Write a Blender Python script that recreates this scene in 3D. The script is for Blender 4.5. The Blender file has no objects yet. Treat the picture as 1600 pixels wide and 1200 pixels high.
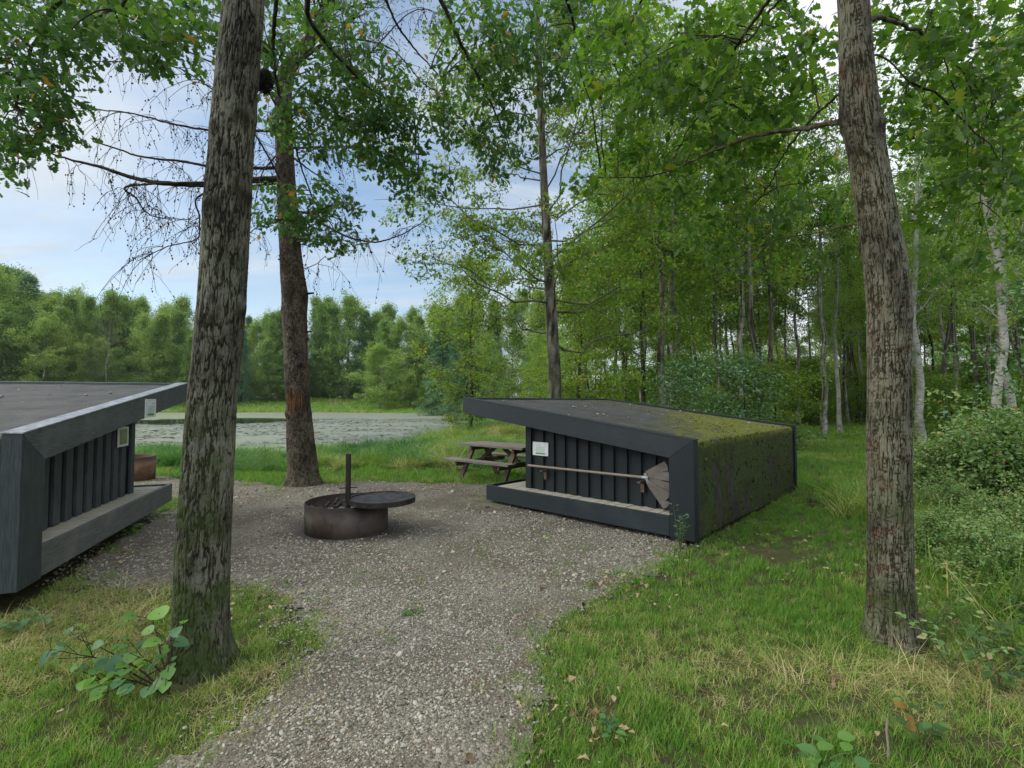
import bpy, bmesh, math, random
import numpy as np
from mathutils import Vector, Matrix
R = math.radians
PI = math.pi
C = bpy.context.scene.collection
rng = np.random.default_rng(7)
random.seed(5)

# ------------------------------------------------------------------ camera model
FPX, PITCH, CAMZ = 755.4, 0.0363, 1.6
CP, SP = math.cos(PITCH), math.sin(PITCH)

def P3(px, py, d):
    """world point seen at pixel (px, py) of the 1600x1200 photograph at depth d"""
    x = (px - 800) / FPX * d
    u = (600 - py) / FPX * d
    return np.array([x, d * CP - u * SP, CAMZ + d * SP + u * CP])

# ------------------------------------------------------------------ numpy noise
def _hash(ix, iy, iz, s):
    h = (ix * 374761393 + iy * 668265263 + iz * 2147483647 + s * 1274126177) & 0xffffffff
    h = ((h ^ (h >> 13)) * 1274126177) & 0xffffffff
    h = ((h ^ (h >> 16)) * 2246822519) & 0xffffffff
    return ((h ^ (h >> 15)) & 0xffffff) / float(0xffffff)

def vn(x, y, z=0.0, s=0):
    x, y, z = np.broadcast_arrays(np.asarray(x, float), np.asarray(y, float), np.asarray(z, float))
    fx, fy, fz = np.floor(x), np.floor(y), np.floor(z)
    ix, iy, iz = fx.astype(np.int64), fy.astype(np.int64), fz.astype(np.int64)
    a, b, c = x - fx, y - fy, z - fz
    a, b, c = a * a * (3 - 2 * a), b * b * (3 - 2 * b), c * c * (3 - 2 * c)
    r = 0
    for dx in (0, 1):
        wx = a if dx else 1 - a
        for dy in (0, 1):
            wy = b if dy else 1 - b
            for dz in (0, 1):
                wz = c if dz else 1 - c
                r = r + wx * wy * wz * _hash(ix + dx, iy + dy, iz + dz, s)
    return r * 2 - 1

def fbm(x, y, z=0.0, s=0, o=4):
    r, a, f = 0, .55, 1.0
    for i in range(o):
        r = r + a * vn(np.asarray(x) * f, np.asarray(y) * f, np.asarray(z) * f, s + i)
        a *= .5; f *= 2.03
    return r

def sst(a, b, x):
    t = np.clip((np.asarray(x, float) - a) / (b - a), 0, 1)
    return t * t * (3 - 2 * t)

def psd(poly, X, Y):
    """signed distance to a polygon, negative inside"""
    X = np.asarray(X, float); Y = np.asarray(Y, float)
    d = np.full(X.shape, 1e9); ins = np.zeros(X.shape, bool)
    n = len(poly)
    for i in range(n):
        ax, ay = poly[i]; bx, by = poly[(i + 1) % n]
        ex, ey = bx - ax, by - ay
        t = np.clip(((X - ax) * ex + (Y - ay) * ey) / (ex * ex + ey * ey + 1e-12), 0, 1)
        d = np.minimum(d, np.hypot(X - ax - t * ex, Y - ay - t * ey))
        c = (ay > Y) != (by > Y)
        with np.errstate(divide='ignore', invalid='ignore'):
            xi = ax + (Y - ay) / (by - ay if by != ay else 1e-9) * ex
        ins ^= c & (X < xi)
    return np.where(ins, -d, d)

# ------------------------------------------------------------------ terrain
def g0(px, py, z=0.0):
    k = ((600 - py) / FPX)
    dy, dz = CP - k * SP, SP + k * CP
    d = (z - CAMZ) / dz
    return ((px - 800) / FPX * d, dy * d)

POND_Z = -0.16
pond_px = [(-60, 722), (110, 716), (200, 709), (290, 705), (400, 712), (455, 710), (520, 700), (600, 695), (650, 688), (690, 680), (730, 668), (745, 660)]
POND = [g0(a, b, POND_Z) for a, b in pond_px] + [(-3.6, 50), (-6.0, 63), (-15, 73), (-32, 78), (-52, 77), (-70, 68), (-80, 54), (-68, 38), (-45, 26)]

def hgt(x, y):
    x = np.asarray(x, float); y = np.asarray(y, float)
    h = 0.03 * fbm(x * .35, y * .35, 0, 11, 3)
    h = h + .07 * sst(-2.2, -3.5, x) * (1 - sst(6, 9, y)) - .06 * np.exp(-(((x - 1.8) / 2.2) ** 2 + ((y - 7.2) / 2.2) ** 2))
    h = h - .10 * sst(8.5, 12, y) * (1 - sst(3, 9, x))
    h = h + .25 * sst(12, 30, y) * sst(4, 14, x) + .08 * fbm(x * .12, y * .12, 0, 5, 2) * sst(15, 30, y)
    sd = psd(POND, x, y)
    far = np.maximum(sst(74, 100, y), sst(-66, -100, x))
    h = h + 1.9 * far * sst(1.5, 22, sd)
    h = h * sst(-1, 6, sd) + (1 - sst(-1, 6, sd)) * (POND_Z + .05)
    h = np.where(sd < 2.2, h - .22 * (1 - sst(-1.2, 2.2, sd)), h)
    return h

def hz(x, y): return float(hgt(np.array([x]), np.array([y]))[0])

def G(px, py):
    z = 0.0
    for i in range(6):
        x, y = g0(px, py, z); z = hz(x, y)
    return np.array([x, y, z])

GRAVEL = [g0(a, b) for a, b in [(225, 1200), (330, 1140), (430, 1080), (478, 1010), (455, 955), (380, 925), (250, 930), (150, 935), (95, 925), (150, 880), (215, 830), (285, 790), (200, 760), (100, 752), (110, 738), (200, 735), (290, 742), (360, 745), (440, 757), (520, 752), (600, 748), (700, 753), (760, 757), (900, 765), (1040, 800), (1062, 845), (1040, 890), (945, 930), (875, 975), (845, 1050), (825, 1130), (812, 1200)]] + [(.25, 1.2), (.3, -3), (-1.6, -3), (-1.6, 1.2)]

# ------------------------------------------------------------------ mesh helpers
def mesh_np(name, V, F, mats=None, parent=None, attrs=None, smooth=False, matidx=None, link=True):
    """F: list of int arrays (n, k)"""
    V = np.ascontiguousarray(V, np.float32)
    me = bpy.data.meshes.new(name)
    F = [np.asarray(f, np.int32) for f in F if len(f)]
    me.vertices.add(len(V)); me.vertices.foreach_set('co', V.ravel())
    if F:
        tot = np.concatenate([np.full(len(f), f.shape[1], np.int32) for f in F])
        start = np.concatenate([[0], np.cumsum(tot)[:-1]]).astype(np.int32)
        me.loops.add(int(tot.sum())); me.loops.foreach_set('vertex_index', np.concatenate([f.ravel() for f in F]))
        me.polygons.add(len(tot)); me.polygons.foreach_set('loop_start', start); me.polygons.foreach_set('loop_total', tot)
        if smooth: me.polygons.foreach_set('use_smooth', np.ones(len(tot), bool))
        if matidx is not None: me.polygons.foreach_set('material_index', np.asarray(matidx, np.int32))
    for k, (t, a) in (attrs or {}).items():
        at = me.attributes.new(k, t, 'POINT')
        at.data.foreach_set('vector' if t == 'FLOAT_VECTOR' else 'value', np.ascontiguousarray(a, np.int32 if t == 'INT' else np.float32).ravel())
    me.update(calc_edges=True); me.validate()
    if mats is not None:
        for m in (mats if isinstance(mats, (list, tuple)) else [mats]): me.materials.append(m)
    o = bpy.data.objects.new(name, me)
    if link: C.objects.link(o)
    if parent is not None: o.parent = parent
    return o

class Acc:
    """collects vertex / face arrays into one mesh"""
    def __init__(s): s.V = []; s.F = {}; s.n = 0; s.A = []
    def add(s, V, F, tint=None):
        V = np.asarray(V).reshape(-1, 3)
        F = np.asarray(F)
        s.F.setdefault(F.shape[1], []).append(F + s.n)
        s.V.append(V); s.n += len(V)
        s.A.append(np.zeros(len(V)) if tint is None else np.broadcast_to(tint, (len(V),)))
    def obj(s, name, mat, parent=None, smooth=False, link=True):
        return mesh_np(name, np.concatenate(s.V), [np.concatenate(f) for f in s.F.values()], mat, parent, {'tint': ('FLOAT', np.concatenate(s.A))}, smooth, link=link)

def tubes(P, Rr, seg=5, cap=False):
    """P (M,N,3), Rr (M,N) -> V, quads"""
    P = np.asarray(P, float); Rr = np.asarray(Rr, float)
    M, N, _ = P.shape
    T = np.gradient(P, axis=1); T /= np.linalg.norm(T, axis=2, keepdims=True) + 1e-9
    ref = np.zeros((M, 1, 3)); mt = T.mean(1); pick = np.abs(mt).argmin(1); ref[np.arange(M), 0, pick] = 1
    A = np.cross(T, ref); A /= np.linalg.norm(A, axis=2, keepdims=True) + 1e-9
    B = np.cross(T, A)
    th = np.arange(seg) * 2 * PI / seg
    V = P[:, :, None] + Rr[:, :, None, None] * (A[:, :, None] * np.cos(th)[None, None, :, None] + B[:, :, None] * np.sin(th)[None, None, :, None])
    i = np.arange(M)[:, None, None] * N * seg + np.arange(N - 1)[None, :, None] * seg
    j = np.arange(seg)[None, None]; k = (j + 1) % seg
    F = np.stack([i + j, i + k, i + seg + k, i + seg + j], -1).reshape(-1, 4)
    return V.reshape(-1, 3), F

def template(st, w, fold=.25, curl=.12):
    """folded leaf blade: midline + two edges"""
    V = []
    for t, a in zip(st, w):
        z = -curl * t * t
        V += [(t, 0, z), (t, a, z + fold * a), (t, -a, z + fold * a)]
    F = []
    for i in range(len(st) - 1):
        b = i * 3; c = b + 3
        F += [(b, c, c + 1, b + 1), (b, b + 2, c + 2, c)]
    return np.array(V), np.array(F)

OAK = template([0, .14, .26, .36, .48, .58, .72, .82, .93, 1], [.015, .06, .19, .09, .27, .15, .31, .17, .16, .02])
OAK2 = template([0, .28, .4, .68, .8, 1], [.02, .2, .1, .3, .17, .05])
OVAL = template([0, .18, .45, .75, 1], [.02, .24, .33, .2, .0])
SIMP = (np.array([(0, 0, 0), (.5, .28, .07), (1, 0, -.08), (.5, -.28, .07)]), np.array([(0, 2, 1), (0, 3, 2)]))
QUAD = (np.array([(0, 0, 0), (.55, .3, .0), (1, 0, -.1), (.55, -.3, .0)]), np.array([(0, 3, 2, 1)]))
NEED = (np.array([(0, .1, 0), (0, -.1, 0), (1, -.04, -.1), (1, .04, -.1)]), np.array([(0, 1, 2, 3)]))

def leaves(pos, d, nrm, size, tpl):
    V, F = tpl
    d = d / (np.linalg.norm(d, axis=1, keepdims=True) + 1e-9)
    s = np.cross(nrm, d); s /= np.linalg.norm(s, axis=1, keepdims=True) + 1e-9
    n = np.cross(d, s)
    W = pos[:, None] + size[:, None, None] * (V[None, :, 0:1] * d[:, None] + V[None, :, 1:2] * s[:, None] + V[None, :, 2:3] * n[:, None])
    K = len(V)
    FF = (F[None] + (np.arange(len(pos)) * K)[:, None, None]).reshape(-1, F.shape[1])
    return W.reshape(-1, 3), FF, K

def rdir(n, r=None):
    r = r or rng
    v = r.normal(size=(n, 3)); return v / np.linalg.norm(v, axis=1, keepdims=True)

# ------------------------------------------------------------------ materials
class NT:
    def __init__(s, m):
        s.m = m; s.t = m.node_tree; s.b = s.t.nodes.get('Principled BSDF')
    def n(s, ty, ins=None, **kw):
        o = s.t.nodes.new(ty)
        for k, v in kw.items(): setattr(o, k, v)
        for k, v in (ins or {}).items(): s.put(o.inputs[k], v)
        return o
    def put(s, sock, v):
        if isinstance(v, bpy.types.NodeSocket): s.t.links.new(v, sock)
        elif isinstance(v, bpy.types.Node): s.t.links.new(v.outputs[0], sock)
        else:
            if isinstance(v, tuple) and len(v) == 3 and sock.type == 'RGBA': v = (*v, 1)
            sock.default_value = v
    def set(s, **kw):
        for k, v in kw.items(): s.put(s.b.inputs[k.replace('_', ' ')], v)
    def noise(s, scale, vec=None, detail=5, rough=.6, dist=0, dim=None):
        o = s.n('ShaderNodeTexNoise', {'Scale': scale, 'Detail': detail, 'Roughness': rough, 'Distortion': dist})
        if vec is not None: s.put(o.inputs['Vector'], vec)
        return o.outputs['Fac']
    def ramp(s, fac, stops, interp='LINEAR'):
        o = s.n('ShaderNodeValToRGB'); s.put(o.inputs[0], fac); cr = o.color_ramp; cr.interpolation = interp
        while len(cr.elements) < len(stops): cr.elements.new(.5)
        for e, (p, c) in zip(cr.elements, stops):
            e.position = p; e.color = (c, c, c, 1) if isinstance(c, (int, float)) else (*c, 1)
        return o.outputs[0]
    def mix(s, fac, a, b, mode='MIX'):
        o = s.n('ShaderNodeMix', data_type='RGBA', blend_type=mode)
        s.put(o.inputs[0], fac); s.put(o.inputs[6], a); s.put(o.inputs[7], b); return o.outputs[2]
    def math(s, op, a, b=0.0, c=None):
        o = s.n('ShaderNodeMath', operation=op); s.put(o.inputs[0], a); s.put(o.inputs[1], b)
        if c is not None: s.put(o.inputs[2], c)
        return o.outputs[0]
    def coord(s, which='Object', scale=None):
        o = s.n('ShaderNodeTexCoord').outputs[which]
        if scale:
            o = s.n('ShaderNodeMapping', {'Vector': o, 'Scale': scale}).outputs[0]
        return o
    def pos(s, scale=None):
        o = s.n('ShaderNodeNewGeometry').outputs['Position']
        if scale: o = s.n('ShaderNodeMapping', {'Vector': o, 'Scale': scale}).outputs[0]
        return o
    def attr(s, name): return s.n('ShaderNodeAttribute', attribute_name=name).outputs['Fac']
    def bump(s, h, strength=.5, dist=.01, nrm=None):
        o = s.n('ShaderNodeBump', {'Height': h, 'Strength': strength, 'Distance': dist})
        if nrm is not None: s.put(o.inputs['Normal'], nrm)
        s.put(s.b.inputs['Normal'], o.outputs[0]); return o.outputs[0]

def mat(name, rough=.8, spec=.3, **kw):
    m = bpy.data.materials.new(name); m.use_nodes = True
    t = NT(m); t.set(Roughness=rough); t.b.inputs['Specular IOR Level'].default_value = spec
    return t

def foliage(name, stops, rough=.5, trans=.45, spec=.35, patch=.35, pscale=.4):
    """leaf material: tint attribute + per-copy random through a colour ramp, part of the light passes through"""
    t = mat(name, rough, spec)
    a = t.attr('tint')
    rnd = t.n('ShaderNodeObjectInfo').outputs['Random']
    n = t.noise(pscale, t.pos(), 3)
    f = t.math('ADD', a, t.math('MULTIPLY', t.math('SUBTRACT', n, .5), patch))
    f = t.math('ADD', f, t.math('MULTIPLY', t.math('SUBTRACT', rnd, .5), .22))
    col = t.ramp(f, stops)
    t.set(Base_Color=col)
    tr = t.n('ShaderNodeBsdfTranslucent', {'Color': t.mix(1.0, col, (1.25, 1.35, .55), 'MULTIPLY')})
    mx = t.n('ShaderNodeMixShader', {0: trans, 1: t.b.outputs[0], 2: tr.outputs[0]})
    out = [x for x in t.t.nodes if x.type == 'OUTPUT_MATERIAL'][0]
    t.t.links.new(mx.outputs[0], out.inputs[0])
    return t.m

M = {}
M['oak_leaf'] = foliage('oak_leaf', [(0, (.035, .085, .028)), (.4, (.06, .135, .036)), (.7, (.10, .18, .04)), (.93, (.18, .22, .05)), (1, (.28, .15, .04))])
M['right_leaf'] = foliage('right_leaf', [(0, (.045, .10, .020)), (.4, (.09, .18, .028)), (.72, (.155, .245, .036)), (.93, (.29, .28, .04)), (1, (.42, .16, .04))], trans=.55)
M['wood_leaf'] = foliage('wood_leaf', [(0, (.08, .155, .03)), (.4, (.145, .265, .044)), (.7, (.24, .345, .055)), (.92, (.34, .34, .06)), (1, (.45, .26, .05))], trans=.5, pscale=.25)
M['edge_leaf'] = foliage('edge_leaf', [(0, (.08, .14, .028)), (.4, (.135, .22, .038)), (.7, (.22, .30, .05)), (.93, (.36, .32, .07)), (1, (.48, .26, .05))], trans=.5, pscale=.3)
M['blue_leaf'] = foliage('blue_leaf', [(0, (.05, .12, .045)), (.5, (.09, .19, .075)), (1, (.16, .27, .12))], rough=.35, trans=.3, spec=.6)
M['far_leaf'] = foliage('far_leaf', [(0, (.075, .15, .05)), (.4, (.135, .235, .062)), (.75, (.22, .31, .075)), (1, (.33, .37, .10))], trans=.45, pscale=.06, patch=.5)
M['needle'] = foliage('needle', [(0, (.05, .12, .07)), (.5, (.09, .18, .10)), (1, (.15, .25, .12))], trans=.3, pscale=.06)
M['bush_leaf'] = foliage('bush_leaf', [(0, (.09, .17, .05)), (.45, (.18, .29, .09)), (.72, (.28, .36, .13)), (.88, (.34, .25, .13)), (1, (.42, .27, .16))], trans=.35, pscale=2.0, patch=.5)
M['sapling_leaf'] = foliage('sapling_leaf', [(0, (.06, .15, .07)), (.4, (.08, .19, .05)), (1, (.16, .30, .04))], rough=.5, trans=.45, spec=.4, patch=.1)
M['grass'] = foliage('grass', [(0, (.05, .14, .018)), (.35, (.12, .26, .028)), (.62, (.22, .31, .05)), (.8, (.37, .34, .13)), (1, (.55, .46, .26))], rough=.55, trans=.35, patch=.34, pscale=1.2)
M['sedge'] = foliage('sedge', [(0, (.03, .10, .035)), (.25, (.06, .17, .05)), (.45, (.12, .24, .04)), (.65, (.22, .30, .07)), (.85, (.36, .33, .15)), (1, (.48, .42, .26))], rough=.55, trans=.35, patch=1.1, pscale=.55)
M['stem'] = foliage('stem', [(0, (.05, .09, .03)), (1, (.12, .13, .05))], trans=0)
M['litter'] = foliage('litter', [(0, (.10, .055, .028)), (.4, (.19, .12, .06)), (.75, (.30, .23, .12)), (1, (.34, .30, .15))], trans=.1, patch=.1)

t = mat('stone', .75, .3)
rn = t.n('ShaderNodeObjectInfo').outputs['Random']
cc = t.ramp(rn, [(0, (.07, .063, .05)), (.2, (.165, .152, .118)), (.5, (.26, .25, .20)), (.72, (.345, .335, .28)), (.86, (.20, .15, .095)), (.95, (.40, .385, .32)), (1, (.19, .10, .06))])
t.set(Base_Color=t.mix(.5, cc, t.ramp(t.noise(90, t.pos(), 3), [(.3, .55), (.7, 1.15)]), 'MULTIPLY'))
M['stone'] = t.m

t = mat('gravel', .9, .2)
p = t.pos()
v = t.n('ShaderNodeTexVoronoi', {'Vector': p, 'Scale': 55.0}); v2 = t.n('ShaderNodeTexVoronoi', {'Vector': p, 'Scale': 110.0})
sep = t.n('ShaderNodeSeparateColor', {0: v.outputs['Color']}); sep2 = t.n('ShaderNodeSeparateColor', {0: v2.outputs['Color']})
c1 = t.ramp(sep.outputs[0], [(0, (.05, .043, .033)), (.35, (.14, .124, .095)), (.7, (.22, .203, .16)), (1, (.31, .29, .23))])
c2 = t.ramp(sep2.outputs[0], [(0, (.04, .033, .023)), (.5, (.12, .104, .075)), (1, (.26, .24, .19))])
c = t.mix(.5, c1, c2)
dirt = t.ramp(t.noise(1.3, p, 6), [(.42, 0), (.58, 1)])
c = t.mix(t.math('MULTIPLY', dirt, .75), c, t.ramp(t.noise(40, p, 6, .75), [(.35, (.055, .044, .03)), (.6, (.13, .108, .075))]))
rg = t.n('ShaderNodeVectorMath', {0: p, 1: (-2.08, 6.05, 0)}, operation='DISTANCE').outputs['Value']
c = t.mix(t.ramp(t.math('ADD', t.math('DIVIDE', rg, 2.0), t.math('MULTIPLY', t.noise(5, p, 5), .2)), [(.33, .75), (.55, 0)]), c, (.035, .032, .03))
t.set(Base_Color=c)
hh = t.math('ADD', t.math('MULTIPLY', v.outputs['Distance'], -1.0), t.math('MULTIPLY', v2.outputs['Distance'], -.5))
t.bump(hh, .9, .012)
M['gravel'] = t.m

t = mat('soil', .95, .1)
p = t.pos()
c = t.ramp(t.noise(9, p, 8, .7), [(.3, (.03, .022, .013)), (.55, (.06, .05, .025)), (.75, (.10, .085, .04))])
gn = t.ramp(t.noise(.9, p, 6), [(.35, 0), (.6, 1)])
c = t.mix(gn, c, t.ramp(t.noise(14, p, 6, .7), [(.3, (.035, .042, .014)), (.7, (.075, .085, .03))]))
yy = t.n('ShaderNodeSeparateXYZ', {0: p}).outputs[1]
c = t.mix(t.math('MULTIPLY', t.ramp(t.math('DIVIDE', yy, 200.0), [(.05, 0), (.12, 1)]), .85), c, t.ramp(t.noise(.5, p, 8, .75), [(.3, (.055, .11, .022)), (.55, (.10, .165, .035)), (.75, (.20, .21, .07))]))
t.set(Base_Color=c); t.bump(t.noise(30, p, 8, .7), .8, .03)
M['soil'] = t.m

t = mat('pond', .12, .5)
p = t.pos()
n1 = t.noise(3.5, t.pos((1.4, 1, 1)), 9, .8); n2 = t.noise(.10, t.pos((1, .4, 1)), 4, .6)
vv = t.n('ShaderNodeTexVoronoi', {'Vector': p, 'Scale': 5.0})
x, y = t.n('ShaderNodeSeparateXYZ', {0: p}).outputs[0], t.n('ShaderNodeSeparateXYZ', {0: p}).outputs[1]
# one patch of open water near the far left shore
ox = t.math('DIVIDE', t.math('ADD', x, 27.5), 9.5); oy = t.math('DIVIDE', t.math('SUBTRACT', y, 44.5), 8.0)
rr = t.math('ADD', t.math('MULTIPLY', ox, ox), t.math('MULTIPLY', oy, oy))
rr = t.math('ADD', rr, t.math('MULTIPLY', t.math('SUBTRACT', t.noise(.35, t.pos((.6, 2.2, 1)), 6), .5), 3.0))
opn = t.ramp(rr, [(.75, 0), (.95, 1)])
pad = t.math('MULTIPLY', t.ramp(t.math('ADD', n1, t.math('MULTIPLY', n2, .35)), [(.42, .75), (.58, 1)]), opn)
padc = t.ramp(t.n('ShaderNodeSeparateColor', {0: vv.outputs['Color']}).outputs[0], [(0, (.10, .115, .08)), (.5, (.135, .145, .105)), (1, (.18, .185, .14))])
padc = t.mix(t.ramp(t.noise(.06, t.pos((1, .5, 1)), 4), [(.45, 0), (.7, .6)]), padc, (.17, .19, .07))
t.set(Base_Color=t.mix(pad, (.012, .018, .014), padc), Roughness=t.math('ADD', t.math('MULTIPLY', pad, .42), .07))
t.bump(t.math('ADD', t.math('MULTIPLY', pad, t.noise(12, p, 4)), t.math('MULTIPLY', t.noise(3, p, 3), .1)), .2, .02)
M['pond'] = t.m
t = mat('lily', .4, .5); t.set(Base_Color=t.ramp(t.n('ShaderNodeObjectInfo').outputs['Random'], [(0, (.10, .12, .08)), (.5, (.15, .165, .12)), (1, (.22, .22, .15))])); M['lily'] = t.m

def bark(name, dark, mid, light, moss=(.035, .055, .012), mossamt=.5, mosstop=1.2, redb=0.0, hring=0.0):
    t = mat(name, .9, .15)
    p = t.pos(); h = t.attr('tint')
    n = t.noise(40, t.pos((1, 1, .35)), 6, .7)
    hh = t.math('ADD', h, t.math('MULTIPLY', t.math('SUBTRACT', n, .5), .8))
    hh = t.math('ADD', hh, t.math('MULTIPLY', t.math('SUBTRACT', t.noise(9, t.pos((1, 1, .5)), 5, .6), .55), .7))
    c = t.ramp(hh, [(.12, dark), (.45, mid), (.85, light)])
    big = t.ramp(t.noise(4, t.pos((1, 1, .7)), 6, .6), [(.38, .4), (.5, .85), (.64, 1.15)])
    c = t.mix(1.0, c, big, 'MULTIPLY')
    if redb: c = t.mix(t.math('MULTIPLY', t.ramp(t.noise(7, p, 4), [(.55, 0), (.7, 1)]), redb), c, (.09, .035, .015))
    z = t.n('ShaderNodeSeparateXYZ', {0: p}).outputs[2]
    zf = t.ramp(t.math('DIVIDE', z, mosstop), [(0, 1.0), (.6, .55), (1, .12)])
    mm = t.math('MULTIPLY', t.ramp(t.noise(5, p, 6, .65), [(.44, 0), (.6, 1)]), t.math('MULTIPLY', zf, mossamt * 1.6))
    c = t.mix(mm, c, moss)
    t.set(Base_Color=c)
    t.bump(t.math('ADD', t.math('MULTIPLY', h, .5), t.noise(120, t.pos((1, 1, .4)), 5, .7)), .7, .006)
    return t.m
M['bark_left'] = bark('bark_left', (.018, .016, .011), (.052, .047, .032), (.13, .13, .096), mossamt=.6, mosstop=2.0)
M['bark_right'] = bark('bark_right', (.022, .017, .010), (.060, .052, .034), (.145, .14, .10), mossamt=.5, mosstop=1.5, redb=.5)
M['bark_mid'] = bark('bark_mid', (.030, .022, .016), (.068, .051, .037), (.125, .102, .076), mossamt=.3, mosstop=1.0, redb=.2)
M['bark_dark'] = bark('bark_dark', (.015, .013, .01), (.045, .038, .028), (.10, .09, .066), mossamt=.4, mosstop=3)
M['bark_pale'] = bark('bark_pale', (.05, .045, .035), (.20, .19, .15), (.36, .35, .30), mossamt=.5, mosstop=3)
M['bark_grey'] = bark('bark_grey', (.035, .03, .022), (.12, .11, .085), (.22, .21, .17), mossamt=.4, mosstop=3)
M['twig'] = bark('twig', (.012, .009, .007), (.035, .027, .02), (.07, .055, .04), mossamt=0)
t = mat('birch', .7, .2)
p = t.pos()
bd = t.ramp(t.noise(7, t.pos((1.2, 1.2, 5)), 5, .6), [(.56, 0), (.66, 1)])
c = t.mix(bd, t.ramp(t.noise(4, p, 4), [(.3, (.20, .195, .165)), (.6, (.34, .33, .29))]), (.05, .042, .034))
z = t.n('ShaderNodeSeparateXYZ', {0: p}).outputs[2]
c = t.mix(t.math('MULTIPLY', t.ramp(t.math('DIVIDE', z, 1.6), [(.0, 1), (1, .15)]), t.ramp(t.noise(5, p, 4), [(.4, 0), (.6, .9)])), c, (.09, .085, .05))
t.set(Base_Color=c); t.bump(t.noise(60, t.pos((1, 1, 3)), 3), .3, .005)
M['birch'] = t.m

def wood(name, base, worn, grainscale=(2, 40, 40), amt=.5, rough=.7, spec=.3):
    t = mat(name, rough, spec)
    co = t.coord('Object', grainscale)
    g = t.noise(3, co, 6, .65, .6)
    c = t.mix(t.ramp(g, [(.35, 0), (.7, amt)]), base, worn)
    d = t.noise(2.2, t.coord('Object'), 7, .7)
    c = t.mix(t.ramp(d, [(.52, 0), (.68, amt * .8)]), c, worn)
    c = t.mix(t.ramp(t.noise(45, t.coord('Object'), 4, .6), [(.66, 0), (.72, amt * .5)]), c, tuple(min(1, w * 2) for w in worn))
    t.set(Base_Color=c, Roughness=t.ramp(d, [(.3, rough - .12), (.7, rough + .12)])); t.bump(g, .35, .004)
    return t.m
M['black_wood'] = wood('black_wood', (.005, .0105, .0135), (.021, .031, .036), amt=.7, rough=.55, spec=.4)
M['black_wood_v'] = wood('black_wood_v', (.006, .010, .012), (.018, .025, .028), (40, 40, 2), amt=.45, rough=.6)
M['worn_black_wood'] = wood('worn_black_wood', (.030, .040, .042), (.13, .148, .148), amt=.75, rough=.6, spec=.35)  # wear and the brighter skylight on the left shelter, both put into the colour
M['worn_lit_black_wood_v'] = wood('worn_lit_black_wood_v', (.020, .028, .030), (.085, .097, .098), (40, 40, 2), amt=.6, rough=.6)  # vertical grain, with the same wear and painted-in skylight
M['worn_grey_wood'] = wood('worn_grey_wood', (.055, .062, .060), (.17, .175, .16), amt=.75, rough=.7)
M['deep_wood'] = wood('deep_wood', (.008, .011, .012), (.02, .025, .027), (40, 40, 2), amt=.3)
M['deck'] = wood('deck', (.31, .29, .225), (.44, .41, .33), (40, 2, 40), amt=.7, rough=.8)
M['grey_wood'] = wood('grey_wood', (.10, .085, .07), (.24, .21, .185), (2, 40, 40), amt=.8, rough=.85)
M['brown_wood'] = wood('brown_wood', (.075, .05, .035), (.14, .10, .075), (2, 40, 40), amt=.6, rough=.85)
M['pole_wood'] = wood('pole_wood', (.19, .155, .12), (.30, .255, .205), (2, 60, 60), amt=.6)

t = mat('felt', .85, .2)
m1 = t.attr('tint')
co = t.coord('Object')
nn = t.noise(5.5, co, 9, .72)
fine = t.noise(60, co, 6, .7)
c = t.mix(t.ramp(t.noise(3, co, 6, .7), [(.35, 0), (.7, 1)]), (.042, .045, .043), (.085, .086, .078))
c = t.mix(t.ramp(fine, [(.5, 0), (.75, .6)]), c, (.12, .115, .11))
zc = t.n('ShaderNodeSeparateXYZ', {0: co}).outputs[2]
c = t.mix(t.ramp(t.math('SUBTRACT', zc, 1.0), [(.04, 1), (.14, 0)]), c, t.ramp(t.noise(4, t.coord('Object', (5, 5, .8)), 6, .7), [(.35, (.018, .019, .016)), (.6, (.045, .04, .03)), (.75, (.075, .05, .03))]))
mk = t.ramp(t.math('ADD', t.math('MULTIPLY', t.math('SUBTRACT', nn, .5), 1.7), m1), [(.47, 0), (.60, 1)])
z = t.n('ShaderNodeSeparateXYZ', {0: co}).outputs[2]
mossc = t.ramp(fine, [(.25, (.045, .052, .012)), (.5, (.11, .12, .020)), (.75, (.21, .21, .035))])
mossd = t.ramp(t.noise(25, co, 7, .7), [(.3, (.010, .014, .005)), (.5, (.032, .050, .010)), (.66, (.05, .052, .022)), (.78, (.12, .13, .035))])
mossc = t.mix(t.ramp(z, [(1.11 / 2, 1), (1.21 / 2, 0)]) if False else t.ramp(t.math('SUBTRACT', z, 1.02), [(.04, 1), (.14, 0)]), mossc, mossd)
t.set(Base_Color=t.mix(mk, c, mossc)); t.bump(t.math('ADD', t.math('MULTIPLY', mk, t.noise(40, co, 6)), t.math('MULTIPLY', fine, .3)), .8, .02)
M['felt'] = t.m

t = mat('moss', .95, .1)
t.set(Base_Color=t.mix(t.ramp(t.noise(6, t.pos(), 5), [(.35, 0), (.65, 1)]), t.ramp(t.n('ShaderNodeObjectInfo').outputs['Random'], [(0, (.03, .04, .01)), (.5, (.085, .10, .018)), (1, (.20, .20, .035))]), (.06, .06, .02))); t.bump(t.noise(200, t.pos(), 4), 1, .004)
M['moss'] = t.m
t = mat('moss_dark', .95, .1); t.set(Base_Color=t.ramp(t.n('ShaderNodeObjectInfo').outputs['Random'], [(0, (.012, .018, .006)), (.7, (.035, .045, .012)), (1, (.09, .10, .025))])); M['moss_dark'] = t.m
t = mat('rust', .8, .3)
co = t.coord('Object')
c = t.ramp(t.noise(6, co, 8, .7), [(.3, (.026, .019, .015)), (.5, (.058, .039, .028)), (.7, (.10, .068, .048))])
c = t.mix(t.ramp(t.noise(2.2, co, 5), [(.45, 0), (.65, .7)]), c, (.11, .10, .085))
z = t.n('ShaderNodeSeparateXYZ', {0: co}).outputs[2]
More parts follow.
